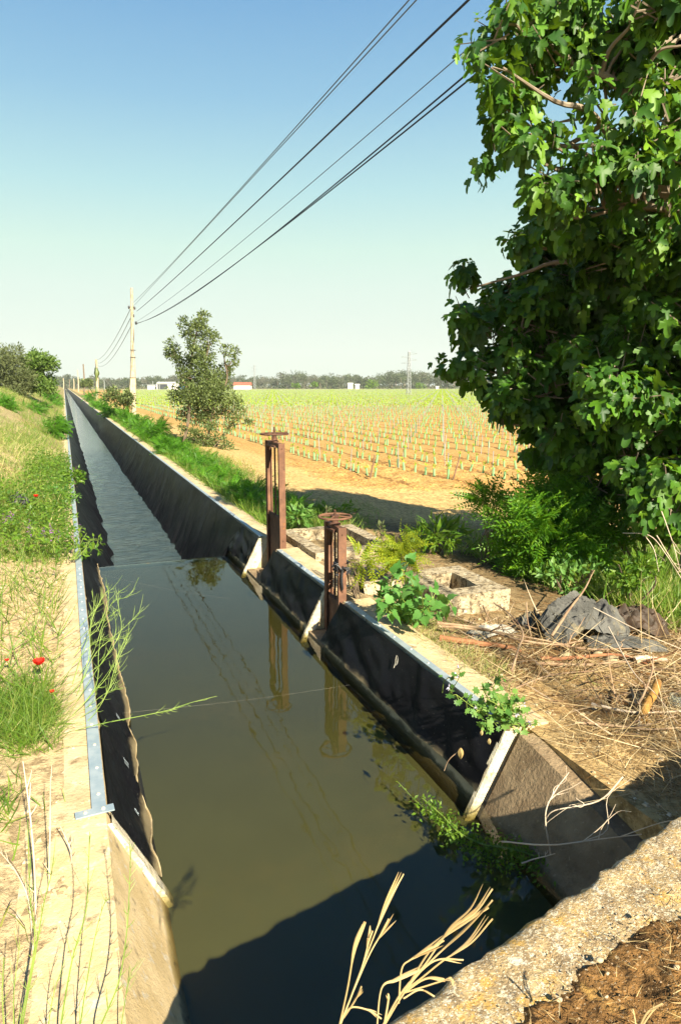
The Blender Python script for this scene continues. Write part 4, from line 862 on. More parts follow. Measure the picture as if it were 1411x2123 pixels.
def bush(name, lab, px, py, rx, ry, Y=None, d=None, n=300, proto=OVAL, scale=.1, mat='weed', seed=1, group=None, cat='bush', depth=None, base_z=None, lob=7, droop=0., stems=5):
    """rounded leafy bush; (px,py) image centre, rx,ry half-size in pixels, d forward distance"""
    g = np.random.default_rng(seed); c = PD(px, py, d); a = rx * d / FL; h_ = ry * d / FL; base = np.array([c[0], c[1], base_z if base_z is not None else float(hgt(c[0], c[1])) - .03])
    base[2] = min(base[2], c[2] - h_ * .9)
    o = thing(name, lab, cat, tuple(base), group); dp = depth or a
    m = MB()
    for k in range(stems):
        e = c + np.array([g.normal() * a * .4, g.normal() * dp * .4, g.uniform(-.1, .6) * h_]); m.tube(wob(base + [g.normal() * a * .12, g.normal() * dp * .12, 0], e, .07, 4, 0, g), [.02 * max(a, .2) + .003] * 9 + [.012 * max(a, .2) + .002] * 4, 5)
    m.build('stems', M['bark2'], o, True)
    m = MB(); lb = inball(lob, g, .4) * .62
    P0 = lb[g.integers(0, lob, n)] + inball(n, g, .3) * g.uniform(.3, .5, (n, 1)); nr_ = np.linalg.norm(P0, axis=1); P0 /= np.maximum(nr_, 1)[:, None]
    P_ = c + P0 * [a, dp, h_]; ax = P0 * 1. + rdir(n, .25, g) * .8; ax[:, 2] -= droop
    P_[:, 2] = np.maximum(P_[:, 2], base[2] + .02)
    m.cloud(proto, P_, ax, rdir(n, .9, g), scale * g.uniform(.6, 1.25, n)); m.build('foliage', M[mat], o); return o
bush('locust_bush', 'big bright green feathery bush under the fig tree', 1120, 1098, 132, 95, d=7.6, n=1500, proto=FROND, scale=.34, mat='locust', seed=11, lob=14, depth=.75, stems=12)
bush('locust_bush', 'dark small leafy clump at the left tip of the big feathery bush', 1008, 1040, 34, 30, d=7.7, n=90, proto=FROND, scale=.26, mat='locust', seed=12, lob=5)
bush('locust_bush', 'tall feathery shoots rising from the right side of the big bush', 1215, 1030, 60, 52, d=7.4, n=160, proto=FROND, scale=.3, mat='locust', seed=13)
bush('shady_shrub', 'dark leafy undergrowth right of the big feathery bush, below the fig', 1320, 1100, 95, 62, d=7.3, n=500, proto=OVAL, scale=.11, mat='weed', seed=14, lob=9)
bush('shady_shrub', 'low mixed weeds at the foot of the big feathery bush', 1180, 1190, 90, 34, d=6.7, n=420, proto=OVAL, scale=.085, mat='mallow', seed=15, lob=9)
bush('shady_shrub', 'brownish weeds between the tarp and the dark undergrowth', 1320, 1185, 70, 40, d=6.2, n=420, proto=OVAL, scale=.08, mat='weed', seed=16, lob=9)
bush('yellow_shrub', 'yellow-green feathery shoots behind the broad-leaved plant', 838, 1150, 42, 44, d=6.6, n=150, proto=FROND, scale=.2, mat='locust_y', seed=17, lob=6, droop=.1)
bush('yellow_shrub', 'single tall feathery shoot above the yellow-green clump', 828, 1115, 22, 30, d=6.7, n=22, proto=FROND, scale=.22, mat='locust_y', seed=18, lob=3)
bush('locust_sprig', 'thin yellow-green locust sprig leaning right from behind the shorter gate', 742, 1163, 38, 22, d=6.2, n=26, proto=FROND, scale=.22, mat='locust_y', seed=19, lob=4)
bush('pale_weed', 'pale green leafy weed behind the taller gate', 622, 1070, 32, 30, d=9.0, n=160, proto=OVAL, scale=.11, mat='mallow', seed=20)
bush('pale_weed', 'small white-flowered weed right of the far concrete box', 789, 1098, 13, 16, d=8.0, n=50, proto=OVAL, scale=.055, mat='olive', seed=21)
bush('pale_weed', 'upright pale weed above the shorter handwheel', 680, 1060, 7, 16, d=8.9, n=22, proto=OVAL, scale=.06, mat='olive', seed=22, stems=2)
bush('shade_weed', 'low dark weeds in the tree shade behind the far concrete box', 690, 1058, 60, 16, d=10.2, n=200, proto=OVAL, scale=.1, mat='weed', seed=23, lob=9)
bush('shade_weed', 'grassy weed patch in deep shade left of the big feathery bush', 905, 1110, 60, 36, d=8.2, n=260, proto=NARROW, scale=.2, mat='weed', seed=24, lob=9)
# bushes in the strip between canal and field
for i, (x, y, rx, ry, d, n, sc_, lab) in enumerate(((318, 898, 34, 30, 24, 260, .3, 'bright green feathery bush on the canal bank left of the slender tree'), (288, 885, 28, 24, 29, 220, .32, 'bright green feathery bush at the foot of the near pole'),
        (232, 855, 26, 18, 42, 170, .4, 'green feathery bush below the small grey-green tree'), (212, 838, 20, 14, 58, 140, .5, 'small green bush on the canal bank, fourth from the slender tree'), (192, 822, 16, 11, 85, 120, .7, 'small far green bush on the canal bank nearest the second pole'),
        (352, 935, 34, 26, 19.5, 240, .26, 'green leafy bush at the left foot of the slender tree'), (408, 978, 40, 22, 16.5, 240, .2, 'low green growth at the right foot of the slender tree'), (262, 866, 22, 16, 36, 160, .36, 'low green bush between the near pole and the small grey-green tree'))):
    bush('canal_bush', lab, x, y, rx, ry, d=d, n=n, proto=FRONDB, scale=sc_, mat='fern', seed=30 + i, group='green bushes along the canal', depth=rx * d / FL * 1.6)
def small_tree(lab, px, pyb, pyt, rx, d, mat, seed, n, scale, proto=OVAL, tr='bark2', name='small_tree', k=9, group=None):
    g = np.random.default_rng(seed); b_ = PD(px, pyb, d); t_ = PD(px, pyt, d); H_ = t_[2] - b_[2]; r = rx * d / FL; bl = []
    for i in range(k):
        f = g.uniform(.42 if d < 43 or d > 50 else .16, .88); bl.append((b_ + [g.normal() * r * .42, g.normal() * r * .42, H_ * f], r * g.uniform(.32, .5), 1))
    return tree(name, lab, b_, [(wob(b_, b_ + [0, 0, H_ * .75], .05, 5, 0, g), max(.03, H_ * .018))], bl, n / k, proto, scale, mat, tr, seed=seed, group=group)
small_tree('small grey-green spreading tree left of the near pole', 245, 862, 803, 27, 40, 'oak', 51, 1500, .17)
small_tree('small dark bushy tree between the dark pole and the second pole', 184, 814, 782, 13, 140, 'oak', 52, 900, .5)
small_tree('grey-green olive tree at the left edge of the picture', 26, 822, 728, 52, 44, 'olive', 53, 9000, .26, NARROW, 'bark', 'olive_tree', 22)
small_tree('bright green dense tree beside the olive tree on the left bank', 84, 822, 730, 36, 46, 'bank_leaf', 54, 9000, .22, OVAL, 'bark', 'bank_tree', 22)
small_tree('small round green bush in the dry strip left of the middle', 616, 808, 796, 8, 400, 'weed', 55, 300, 1., name='field_bush'); small_tree('taller round green bush right of its neighbour in the dry strip', 651, 808, 793, 8, 400, 'weed', 56, 300, 1., name='field_bush')
small_tree('wide low green bush beside the tiny white hut', 766, 808, 793.5, 17, 410, 'weed', 57, 420, 1.1, name='field_bush'); small_tree('dark green bush below the wood, left of the fig leaves', 868, 806, 796.5, 11, 430, 'weed', 58, 300, 1.1, name='field_bush')
bush('bank_bush', 'bright green feathery bush hanging over the left canal wall', 112, 880, 33, 36, d=24, n=420, proto=FRONDB, scale=.24, mat='fern', seed=61, lob=8)
bush('bank_bush', 'green bush at the left picture edge on the bank', 12, 845, 26, 24, d=27, n=300, proto=FRONDB, scale=.26, mat='fern', seed=62)
bush('bank_bush', 'low bright green hedge on the left bank near the far canal end', 116, 822, 17, 18, d=60, n=260, proto=FRONDB, scale=.4, mat='fern', seed=63, depth=6)

for i, (x, y, rx, ry, d, n, pr, sc_, mt_, lab) in enumerate(((150, 985, 26, 34, 13.5, 300, OVAL, .09, 'weed', 'leafy green weed clump hugging the left wall above the vetch'), (128, 1035, 40, 34, 11.5, 420, OVAL, .085, 'mallow', 'pale green leafy clump right of the poppy on the left bank'), (75, 1080, 45, 30, 9.8, 380, OVAL, .08, 'weed', 'dark green leafy clump below the poppy on the left bank'), (40, 905, 40, 18, 22, 240, FRONDB, .2, 'fern', 'low ferny green patch in the middle of the left slope'), (70, 845, 34, 16, 34, 240, FRONDB, .3, 'fern', 'ferny green patch on the upper left slope below the trees'), (30, 950, 34, 22, 16, 260, NARROW, .2, 'weed', 'narrow-leaved green tuft at the left edge above the black rag'), (100, 950, 26, 14, 17, 130, NARROW, .16, 'grass_dry', 'dry yellow tuft on the straw patch beside the left wall'), (105, 822, 14, 9, 60, 130, FRONDB, .4, 'fern', 'small green clump on the left bank under the bright tree'))):
    bush('bank_weed', lab, x, y, rx, ry, d=d, n=n, proto=pr, scale=sc_, mat=mt_, seed=170 + i, cat='weed clump')
# ================================================================ SINGLE PLANTS
def stemplant(name, lab, cat, base, tips, r, leaves, mat_s, mat_l, proto, scale, seed, group=None, up=.4, flowers=None, nup=.7):
    g = np.random.default_rng(seed); o = thing(name, lab, cat, tuple(base), group); m = MB(); L_ = MB(); fl = MB()
    for tp in tips:
        P_ = wob(base + g.normal(size=3) * [.02, .02, 0], tp, .07, 4, .05, g); m.tube(P_, np.linspace(r, r * .5, len(P_)), 5)
        k = leaves; j = g.integers(len(P_) // 3, len(P_), k); Q = P_[j]; a = rdir(k, up * .3, g); pl_ = g.uniform(.3, .6, k) * scale
        for q_, aa, l_ in zip(Q, a, pl_): m.tube([q_, q_ + aa * l_], r * .4, 4)
        L_.cloud(proto, Q + a * pl_[:, None], a + [0, 0, -.2], rdir(k, 0, g) * .5 + [0, -.3, nup], scale * g.uniform(.55, 1.2, k))
        if flowers and g.random() < flowers[1]:
            fl = MB(); kf = 14 if flowers[0] == 'purple' else 5
            if kf == 14: fl.cloud(OVAL, P_[-1] + np.stack([g.normal(size=kf) * .012, g.normal(size=kf) * .012, np.linspace(-.06, .05, kf)], 1), rdir(kf, .2, g), rdir(kf, .5, g), flowers[2] * np.linspace(1.2, .6, kf))
            else: fl.cloud(OVAL, np.tile(P_[-1], (kf, 1)), rdir(kf, .3, g), rdir(kf, .5, g), flowers[2])
            fl.build('flower', M[flowers[0]], o)
    m.build('stems', M[mat_s], o, True); L_.build('leaves', M[mat_l], o, True)
    return o
b0 = PZ(848, 1290, -.1)
stemplant('broad_leaved_plant', 'large broad-leaved green plant in front of the lichened box', 'plant', b0, [PD(x, y, 5.15 + R.normal() * .12) for x, y in ((790, 1245), (815, 1190), (840, 1175), (850, 1200), (870, 1215), (905, 1240), (930, 1245), (800, 1270), (830, 1235), (860, 1260), (890, 1270), (780, 1230), (845, 1220))], .007, 12, 'stem', 'heart', HEART, .105, 71)
b0 = PZ(1050, 1505, .0)
stemplant('mallow_plant', 'leafy mallow with pale lilac flowers at the wall end above the wing wall', 'plant', b0, [PD(x, y, 3.75 + R.normal() * .1) for x, y in ((945, 1440), (985, 1470), (1000, 1500), (1020, 1420), (1035, 1400), (1060, 1440), (1010, 1450), (1070, 1480), (1085, 1460), (1000, 1430), (1040, 1480), (1095, 1500), (1030, 1440))], .004, 16, 'stem', 'mallow', MALLOW, .05, 72, flowers=('lilac', .5, .024))
b0 = PZ(935, 1440, .0)
stemplant('mallow_plant', 'small mallow sprig with lilac blooms drooping over the metal strip', 'plant', b0, [PD(x, y, 4.1) for x, y in ((930, 1425), (945, 1400), (950, 1385))], .003, 4, 'stem', 'mallow', MALLOW, .05, 73, flowers=('lilac', 1., .024))
# vetch overhanging the left wall
b0 = PZ(150, 1160, .06)
stemplant('vetch_plant', 'purple-flowered vetch hanging over the black liner on the left wall', 'plant', b0, [PD(x, y, 8.1 + R.normal() * .15) for x, y in ((165, 1095), (180, 1105), (195, 1120), (205, 1140), (190, 1150), (175, 1125), (215, 1132), (150, 1110), (160, 1140))], .005, 16, 'stem', 'weed', OVAL, .07, 74, flowers=('purple', .7, .028))
for i, (x, y, lab) in enumerate(((25, 1085, 'purple flower spikes at the left picture edge near the black rag'), (75, 1115, 'low purple flower spikes left of the overhanging vetch'), (112, 1115, 'purple flower spikes close to the overhanging vetch'))):
    p = PZ(x, y + 30, .12); stemplant('purple_flower', lab, 'flower', p, [p + np.array([R.normal() * .1, R.normal() * .1, R.uniform(.18, .3)]) for _ in range(4)], .004, 7, 'stem', 'weed', NARROW, .1, 80 + i, flowers=('purple', .8, .026))
# poppies
def poppy(lab, x, y, d, s, seed, h=None):
    c = PD(x, y, d); g = np.random.default_rng(seed); gz = float(hgt(c[0], c[1])); base = np.array([c[0] + .02, c[1] + .03, min(gz, c[2] - .1)])
    o = thing('poppy', lab, 'flower', tuple(base)); m = MB(); m.tube(wob(base, c, .06, 4), .0035, 5); m.build('stem', M['stem'], o, True)
    PET = fan([(0, 0), (-.35, .25), (-.55, .65), (-.35, 1.), (0, .95), (.35, 1.), (.55, .65), (.35, .25)], bend=-.5, cup=.25); m = MB(); k = 5
    th = np.arange(k) * 6.283 / k + g.uniform(0, 6); a = np.stack([np.cos(th), np.sin(th), .35 + 0 * th], 1); m.cloud(PET, np.tile(c, (k, 1)), a, np.tile([0, 0, 1.], (k, 1)) - a * .2, s); m.build('petals', M['poppy'], o, True)
    m = MB(); m.lathe(c + [0, 0, .002], [(.001, .3 * s), (.16 * s, .22 * s), (.2 * s, .05 * s), (.05 * s, 0)], 8); m.build('core', M['poppy_core'], o, True)
poppy('red poppy beside the black rag on the left bank', 75, 1031, 9.3, .042, 1); poppy('largest open red poppy in the grass clump on the left', 82, 1379, 4.35, .046, 2); poppy('faded orange-red poppy bud lower in the grass clump', 108, 1437, 4.05, .02, 3); poppy('small pinkish-red poppy at the far left edge of the clump', 15, 1371, 4.5, .018, 4)
# thin wand-like stems along the left wall
def wands(name, lab, base, paths, r, mat, seed, side=14, sl=.07, group=None):
    g = np.random.default_rng(seed); o = thing(name, lab, 'plant', tuple(base), group)
    for P_ in paths:
        m = MB(); Q = catmull(P_, 6); m.tube(Q, np.linspace(r, r * .35, len(Q)), 5)
        for k in range(side):
            j = g.integers(len(Q) // 4, len(Q) - 1); t_ = Q[min(j + 1, len(Q) - 1)] - Q[j]; t_ /= np.linalg.norm(t_) + 1e-9; a = t_ * .8 + rdir(1, 0, g)[0] * .7; l_ = sl * g.uniform(.4, 1.2); m.tube([Q[j], Q[j] + a * l_ * .6, Q[j] + a * l_ + [0, 0, .15 * l_]], [r * .4, r * .35, r * .2], 4)
        m.build('stem', M[mat], o, True)
    return o
lb = PZ(165, 1500, .01)
def pth(*a): return [PD(*p) for p in a]
wands('wild_asparagus', 'tangle of thin green stems arching over the left metal strip', lb, [
    pth((150, 1470, 4.2), (200, 1390, 4.1), (235, 1340, 4.1), (252, 1300, 4.2), (243, 1240, 4.3), (247, 1225, 4.3)), pth((155, 1480, 4.2), (205, 1420, 4.1), (240, 1370, 4.0), (252, 1340, 4.0)), pth((160, 1440, 4.2), (195, 1360, 4.2), (230, 1325, 4.2), (270, 1290, 4.2), (298, 1258, 4.3)),
    pth((165, 1400, 4.5), (195, 1350, 4.5), (215, 1290, 4.5), (235, 1247, 4.5), (268, 1235, 4.5), (288, 1197, 4.5)), pth((150, 1500, 4.0), (215, 1450, 3.9), (240, 1380, 3.9), (262, 1330, 4.0), (268, 1295, 4.0)), pth((165, 1430, 4.3), (185, 1360, 4.3), (190, 1290, 4.5), (215, 1235, 4.6), (235, 1220, 4.6)),
    pth((160, 1480, 4.1), (200, 1420, 4.1), (205, 1350, 4.1), (215, 1300, 4.2), (243, 1275, 4.2)), pth((150, 1340, 4.9), (190, 1300, 4.8), (225, 1280, 4.8), (245, 1262, 4.8)), pth((165, 1300, 5.2), (200, 1260, 5.2), (215, 1230, 5.2)), pth((152, 1490, 4.1), (215, 1440, 4.0), (255, 1425, 4.0)), pth((140, 1450, 4.3), (180, 1400, 4.3), (215, 1370, 4.3), (240, 1310, 4.3), (236, 1265, 4.4)), pth((150, 1420, 4.4), (180, 1330, 4.5), (205, 1300, 4.5), (225, 1240, 4.6), (222, 1215, 4.6)), pth((135, 1500, 4.0), (190, 1440, 4.0), (225, 1400, 4.0), (250, 1345, 4.0), (262, 1318, 4.0)), pth((150, 1380, 4.6), (200, 1330, 4.6), (240, 1325, 4.6), (262, 1322, 4.6)), pth((145, 1530, 3.9), (200, 1475, 3.9), (230, 1420, 3.9), (243, 1385, 3.9)), pth((155, 1360, 4.8), (185, 1310, 4.8), (195, 1260, 4.8), (190, 1225, 4.9))], .0025, 'stem_y', 91, 18, .07)
wands('wild_asparagus', 'one long green stem reaching far out over the pool', PZ(120, 1530, .01), [pth((120, 1525, 3.9), (200, 1503, 3.75), (290, 1485, 3.7), (350, 1472, 3.7), (395, 1457, 3.75), (450, 1443, 3.8)), pth((120, 1525, 3.9), (200, 1503, 3.75), (262, 1490, 3.72), (330, 1478, 3.72), (365, 1470, 3.72))], .0025, 'stem_y', 92, 16, .04)
# foreground stalks bottom left
for i, (P_, r, mat, lab, sd) in enumerate(((pth((78, 1990, 2.45), (75, 1900, 2.45), (72, 1800, 2.45), (63, 1690, 2.45), (48, 1578, 2.45)), .0068, 'stalk', 'thick bleached dry stalk standing bottom left', 0), (pth((102, 1830, 2.6), (104, 1740, 2.6), (105, 1610, 2.6)), .0046, 'stalk', 'thin bleached dry stalk right of the thick one', 0),
        (pth((148, 1770, 2.75), (140, 1745, 2.75), (125, 1712, 2.75)), .005, 'stalk', 'short broken bleached stalk stub by the coping', 0),
        (pth((45, 2140, 1.95), (75, 1970, 2.05), (90, 1880, 2.1), (105, 1820, 2.15), (110, 1790, 2.15)), .004, 'stem', 'dark green stem rising from the bottom edge to the thin dry stalk', 10), (pth((40, 2140, 1.95), (72, 1960, 2.05), (62, 1850, 2.1), (58, 1700, 2.2)), .0036, 'stem', 'green flowering stem beside the thick dry stalk', 22),
        (pth((125, 2140, 1.95), (150, 1990, 2.05), (178, 1890, 2.1), (184, 1790, 2.15), (186, 1725, 2.15)), .0042, 'stem', 'tall green stem in front of the bare coping', 16), (pth((165, 2140, 1.95), (188, 1990, 2.05), (205, 1910, 2.1), (221, 1860, 2.1)), .0034, 'stem', 'green stem with a dark seed tip', 10),
        (pth((205, 2140, 1.95), (245, 2040, 2.0), (262, 1940, 2.1), (268, 1850, 2.15), (272, 1750, 2.2)), .0042, 'stem', 'rightmost tall green stem against the orange wall face', 18), (pth((250, 2140, 2.0), (262, 2060, 2.05), (275, 2005, 2.1)), .003, 'stem', 'short green stem at the foot of the orange wall face', 6),
        (pth((10, 2140, 1.9), (5, 2060, 1.95), (8, 1985, 1.95)), .0034, 'stem', 'green stem at the extreme lower left corner', 5), (pth((30, 2140, 1.9), (30, 2050, 1.95), (42, 1955, 2.0)), .003, 'stem', 'short green stem second from the lower left corner', 5), (pth((100, 2140, 1.95), (112, 2060, 2.0), (135, 1990, 2.05)), .003, 'stem', 'short leaning green stem between the tall ones', 8),
        (pth((60, 1870, 2.3), (35, 1810, 2.35), (0, 1765, 2.4)), .0026, 'stalk', 'thin pale dry stem leaning left out of the picture', 3))):
    b_ = P_[0].copy()
    Pn = [np.array([P_[0][0], P_[0][1], min(P_[0][2], float(hgt(P_[0][0], P_[0][1]))) - .01])] + P_ if P_[0][2] > float(hgt(P_[0][0], P_[0][1])) else P_
    wands('dry_stalk' if mat == 'stalk' else 'green_stem', lab, Pn[0], [Pn], r * (.75 if mat == 'stem' else .9), mat, 100 + i, sd + 4, .045)
# dry oats against the dark water
def oat(lab, base, spikes, seed):
    o = thing('wild_oat', lab, 'grass', tuple(base)); m = MB(); s2 = MB(); g = np.random.default_rng(seed)
    for P_, wd in spikes:
        Q = catmull(P_, 6); n_ = len(Q); m.tube(Q, .0016 if wd else .0014, 5)
        if wd:
            k = int(n_ * .5); prof = np.concatenate([np.full(n_ - k, .0014), wd * .8 * np.sin(np.linspace(.12, 1, k) * pi) ** .8 + .0006]); s2.tube(Q + g.normal(size=3) * .0006, prof, 6, flat=.5)
            for _ in range(2):
                off = g.normal(size=3) * .006; j = n_ - k; s2.tube(Q[j:] * 1. + np.linspace(0, 1, k)[:, None] * off, (wd * .7 * np.sin(np.linspace(.1, 1, k) * pi) + .0005), 5, flat=.5)
    m.build('stalks', M['oat'], o); s2.build('spikelets', M['oat'], o)
OD = 1.3
oat('dry oat stalk with tall closed spikelets at the bottom, left clump', PD(700, 2150, OD), [(pth((700, 2140, OD), (735, 2045, OD), (775, 1940, OD), (805, 1870, OD), (836, 1812, OD)), .006), (pth((700, 2140, OD), (720, 2050, OD), (735, 1965, OD), (755, 1911, OD)), .0045), (pth((703, 2130, OD), (745, 2020, OD), (765, 1950, OD), (772, 1930, OD)), .0035), (pth((705, 2120, OD), (760, 1990, OD), (790, 1935, OD), (805, 1905, OD)), .004), (pth((712, 2110, OD), (735, 2075, OD), (749, 2045, OD)), .003), (pth((712, 2105, OD), (730, 2088, OD), (765, 2095, OD), (790, 2112, OD)), .002)], 1)
oat('dry oat stalk spreading its feathery spikelets to the right, over the bridge edge', PD(790, 2150, OD), [(pth((785, 2140, OD), (830, 2060, OD), (880, 2000, OD), (930, 1930, OD), (985, 1890, OD), (1020, 1843, OD)), .004), (pth((785, 2140, OD), (850, 2040, OD), (900, 1985, OD), (960, 1930, OD), (1020, 1866, OD)), .004), (pth((788, 2140, OD), (850, 2035, OD), (900, 1960, OD), (960, 1915, OD), (1012, 1882, OD)), .0045), (pth((780, 2140, OD), (790, 2050, OD), (820, 2030, OD), (870, 2010, OD)), .0035), (pth((826, 2080, OD), (832, 2010, OD), (850, 1990, OD), (885, 1970, OD), (920, 1950, OD)), .004), (pth((828, 2060, OD), (870, 2030, OD), (920, 1990, OD), (975, 1955, OD), (1020, 1905, OD)), .0035), (pth((835, 2060, OD), (880, 2030, OD), (920, 2030, OD)), .003), (pth((838, 2058, OD), (880, 2045, OD), (930, 2030, OD), (940, 2036, OD)), .003), (pth((836, 2070, OD), (870, 2052, OD), (900, 2066, OD)), .003), (pth((845, 2040, OD), (900, 1992, OD), (960, 1990, OD)), .003), (pth((796, 2120, OD), (803, 2080, OD), (804, 2060, OD)), .002)], 2)
oat('dry grass tuft at the lower right corner of the bridge', PD(1330, 2150, 1.45), [(pth((1320, 2140, 1.45), (1340, 2100, 1.45), (1372, 2080, 1.45)), .002), (pth((1318, 2140, 1.45), (1314, 2110, 1.45), (1310, 2092, 1.45)), .002), (pth((1322, 2140, 1.45), (1345, 2105, 1.45), (1358, 2090, 1.45)), .0018)], 3)
# water weed
m = MB(); o = thing('water_weed', 'green weed floating from the shaded foot of the wing wall, lit at its tip', 'plant', tuple(PZ(1000, 1710, -.41))); st = MB()
cl = catmull([PZ(875, 1655, -.36), PZ(915, 1690, -.37), PZ(950, 1725, -.38), PZ(1000, 1750, -.37), PZ(1060, 1760, -.36), PZ(1110, 1775, -.38)], 10); g = np.random.default_rng(8)
for i, p in enumerate(cl):
    k = 16 if i < 25 else 30; s_ = (.035 if i < 25 else .07); P_ = p + g.normal(size=(k, 3)) * [s_, s_, .012]; P_[:, 2] = np.maximum(P_[:, 2] - .025, -.408); m.cloud(OVAL, P_, rdir(k, .4, g), rdir(k, .8, g), g.uniform(.018, .034, k))
st.tube(cl, .004, 5); st.tube(catmull([PZ(930, 1710, -.39), PZ(870, 1668, -.4), PZ(825, 1622, -.4)], 6), .0022, 4); st.build('stem', M['stem'], o, True)
m.cloud(OVAL, catmull([PZ(860, 1660, -.395), PZ(825, 1622, -.395)], 6), rdir(7, .2, g), rdir(7, .7, g), .02); m.build('leaves', M['weed'], o)
# dead leaves on the liner
def dead_leaf(lab, x, y, d, s, seed, stem=None):
    g = np.random.default_rng(seed); c = PD(x, y, d); o = thing('dead_leaf', lab, 'leaf', tuple(c)); m = MB(); A, B = np.meshgrid(np.linspace(-1, 1, 9), np.linspace(0, 1, 12), indexing='ij'); w_ = np.sin(B * pi) ** .7
    G = np.stack([A * w_ * .42, B * 1.6 - .8, .5 * (1 - np.abs(A)) * w_ - .25 + .25 * fbm(A * 3, B * 4, seed)], -1) * s; G = c + G[..., :1] * RT - G[..., 2:] * FW + G[..., 1:2] * UP; m.grid(G); m.build('blade', M['dead'], o, True)
    if stem: m = MB(); m.tube(catmull(pth(*stem), 5), .0022, 4); m.build('stem', M['twig'], o)
dead_leaf('curled dead brown leaf hanging on the nearest black liner panel', 955, 1563, 3.38, .035, 1, [(953, 1555, 3.4), (930, 1575, 3.42), (920, 1598, 3.45)]); dead_leaf('small curled dead leaf beside the wall end, below the mallow', 1014, 1538, 3.36, .02, 2); dead_leaf('dangling brown dead leaf under the mallow, left of the smaller one', 998, 1520, 3.4, .018, 3)
# spider threads over the pool
for a, c, lab in (((205, 1190, 6.9), (480, 1242, 5.9), 'fine spider thread across the far part of the pool'), ((255, 1478, 3.9), (725, 1420, 4.6), 'fine spider thread across the middle of the pool')):
    m = MB(); m.tube(wob(PD(*a), PD(*c), .0, 5, -.01), .00028, 3); o = m.build('spider_thread', M['scrap'], None, False, PD(*a)); tag(o, lab, 'thread')
# ================================================================ GROUND COVER (uncountable)
def cover(name, lab, mat, proto, P_, hs, up=1.6, lean=None, seed=0, nup=.0):
    g = np.random.default_rng(seed); k = len(P_); a = g.normal(size=(k, 3)); a[:, 2] = up * np.abs(g.normal(size=k) * .3 + 1)
    n = g.normal(size=(k, 3)); n[:, 2] = nup
    P_ = np.concatenate([P_, (hgt(P_[:, 0], P_[:, 1]) - .008)[:, None]], 1) if P_.shape[1] == 2 else P_
    m = MB(); m.cloud(proto, P_, a, n, hs * g.uniform(.5, 1.3, k)); o = m.build(name, M[mat], None); tag(o, lab, None, None, 'stuff'); return o
def region(k, x0, x1, y0, y1, dens, seed, ylog=False):
    g = np.random.default_rng(seed); x = g.uniform(x0, x1, k); y = np.exp(g.uniform(np.log(y0), np.log(y1), k)) if ylog else g.uniform(y0, y1, k)
    return np.stack([x, y], 1)[g.random(k) < dens(x, y)]
Lx = lambda x: ss(-.1, -.2, x)
# left bank
def d_green(x, y): return np.clip(ss(3.55, 3.8, y) * ss(4.9, 4.5, y) * ss(-.18, -.3, x) * 1.1 + ss(7.5, 8.1, y) * np.maximum(ss(11.5, 10.5, y), ss(-1., -.55, x) * ss(19, 16, y)) * 1.2 + ss(11, 13, y) * ss(-.05, .12, fbm(x * 1.2, y * .5, 31)) + .03 + ss(3.5, 3.2, y) * ss(2.9, 3.1, y) * ss(-.3, -.38, x), 0, 1) * ss(2.2, 2.9, y) * ss(-.08, -.16, x + .08 * fbm(y * 2, y * 0, 4))
cover('green_grass', 'green grass and fine weeds over the left bank', 'grass', BLADE, region(66000, -2.6, -.05, 2.0, 19, d_green, 1), .16, 1.5, seed=1)
cover('green_weeds', 'small leafy weeds low over the left bank', 'weed', OVAL, (lambda q: np.concatenate([q, (hgt(q[:, 0], q[:, 1]) + np.random.default_rng(3).uniform(0, .27, len(q)) * ss(6, 8, q[:, 1]) + np.random.default_rng(4).uniform(0, .05, len(q)))[:, None]], 1))(region(34000, -2.4, .08, 6.9, 19, lambda x, y: d_green(x - .12, y) * .62, 2)), .062, .4, seed=2, nup=1.2)
cover('bank_grass', 'yellowing tall grass far along the left bank', 'grass_dry', BLADE, region(60000, -6, -.2, 9.5, 90, lambda x, y: ss(-.12, .2, fbm(x * .9, y * .35, 33)) * .8 + .04, 3, True), .26, 1.4, seed=3)
cover('bank_grass', 'green tall grass far along the left bank', 'grass', BLADE, region(50000, -6, -.2, 10, 120, lambda x, y: ss(-.2, .15, fbm(x * .9, y * .3, 37)), 4, True), .26, 1.4, seed=4)
cover('straw_litter', 'pale dry straw lying over the left bank', 'straw', STRAW, region(16000, -2.2, -.14, 3.0, 14, lambda x, y: (ss(4.3, 5., y) * ss(7.6, 7.0, y) + .35 * ss(9.5, 10.5, y) + .05) * ss(-.14, -.3, x), 5), .16, .12, seed=5)
cover('thin_stems', 'thin sparse green stems on the dry straw of the left bank', 'grass', STRAIGHT, region(700, -1.2, -.12, 4.2, 7.4, lambda x, y: ss(-.12, -.2, x), 6), .3, 2., seed=6)
cover('feathery_clump', 'feathery green grass clump round the poppies on the left', 'grass', blade(.9, .011), region(8000, -.75, -.14, 3.6, 4.7, lambda x, y: np.exp(-((x + .34) / .17) ** 2 - ((y - 4.05) / .34) ** 2), 7), .17, 1.3, seed=7)
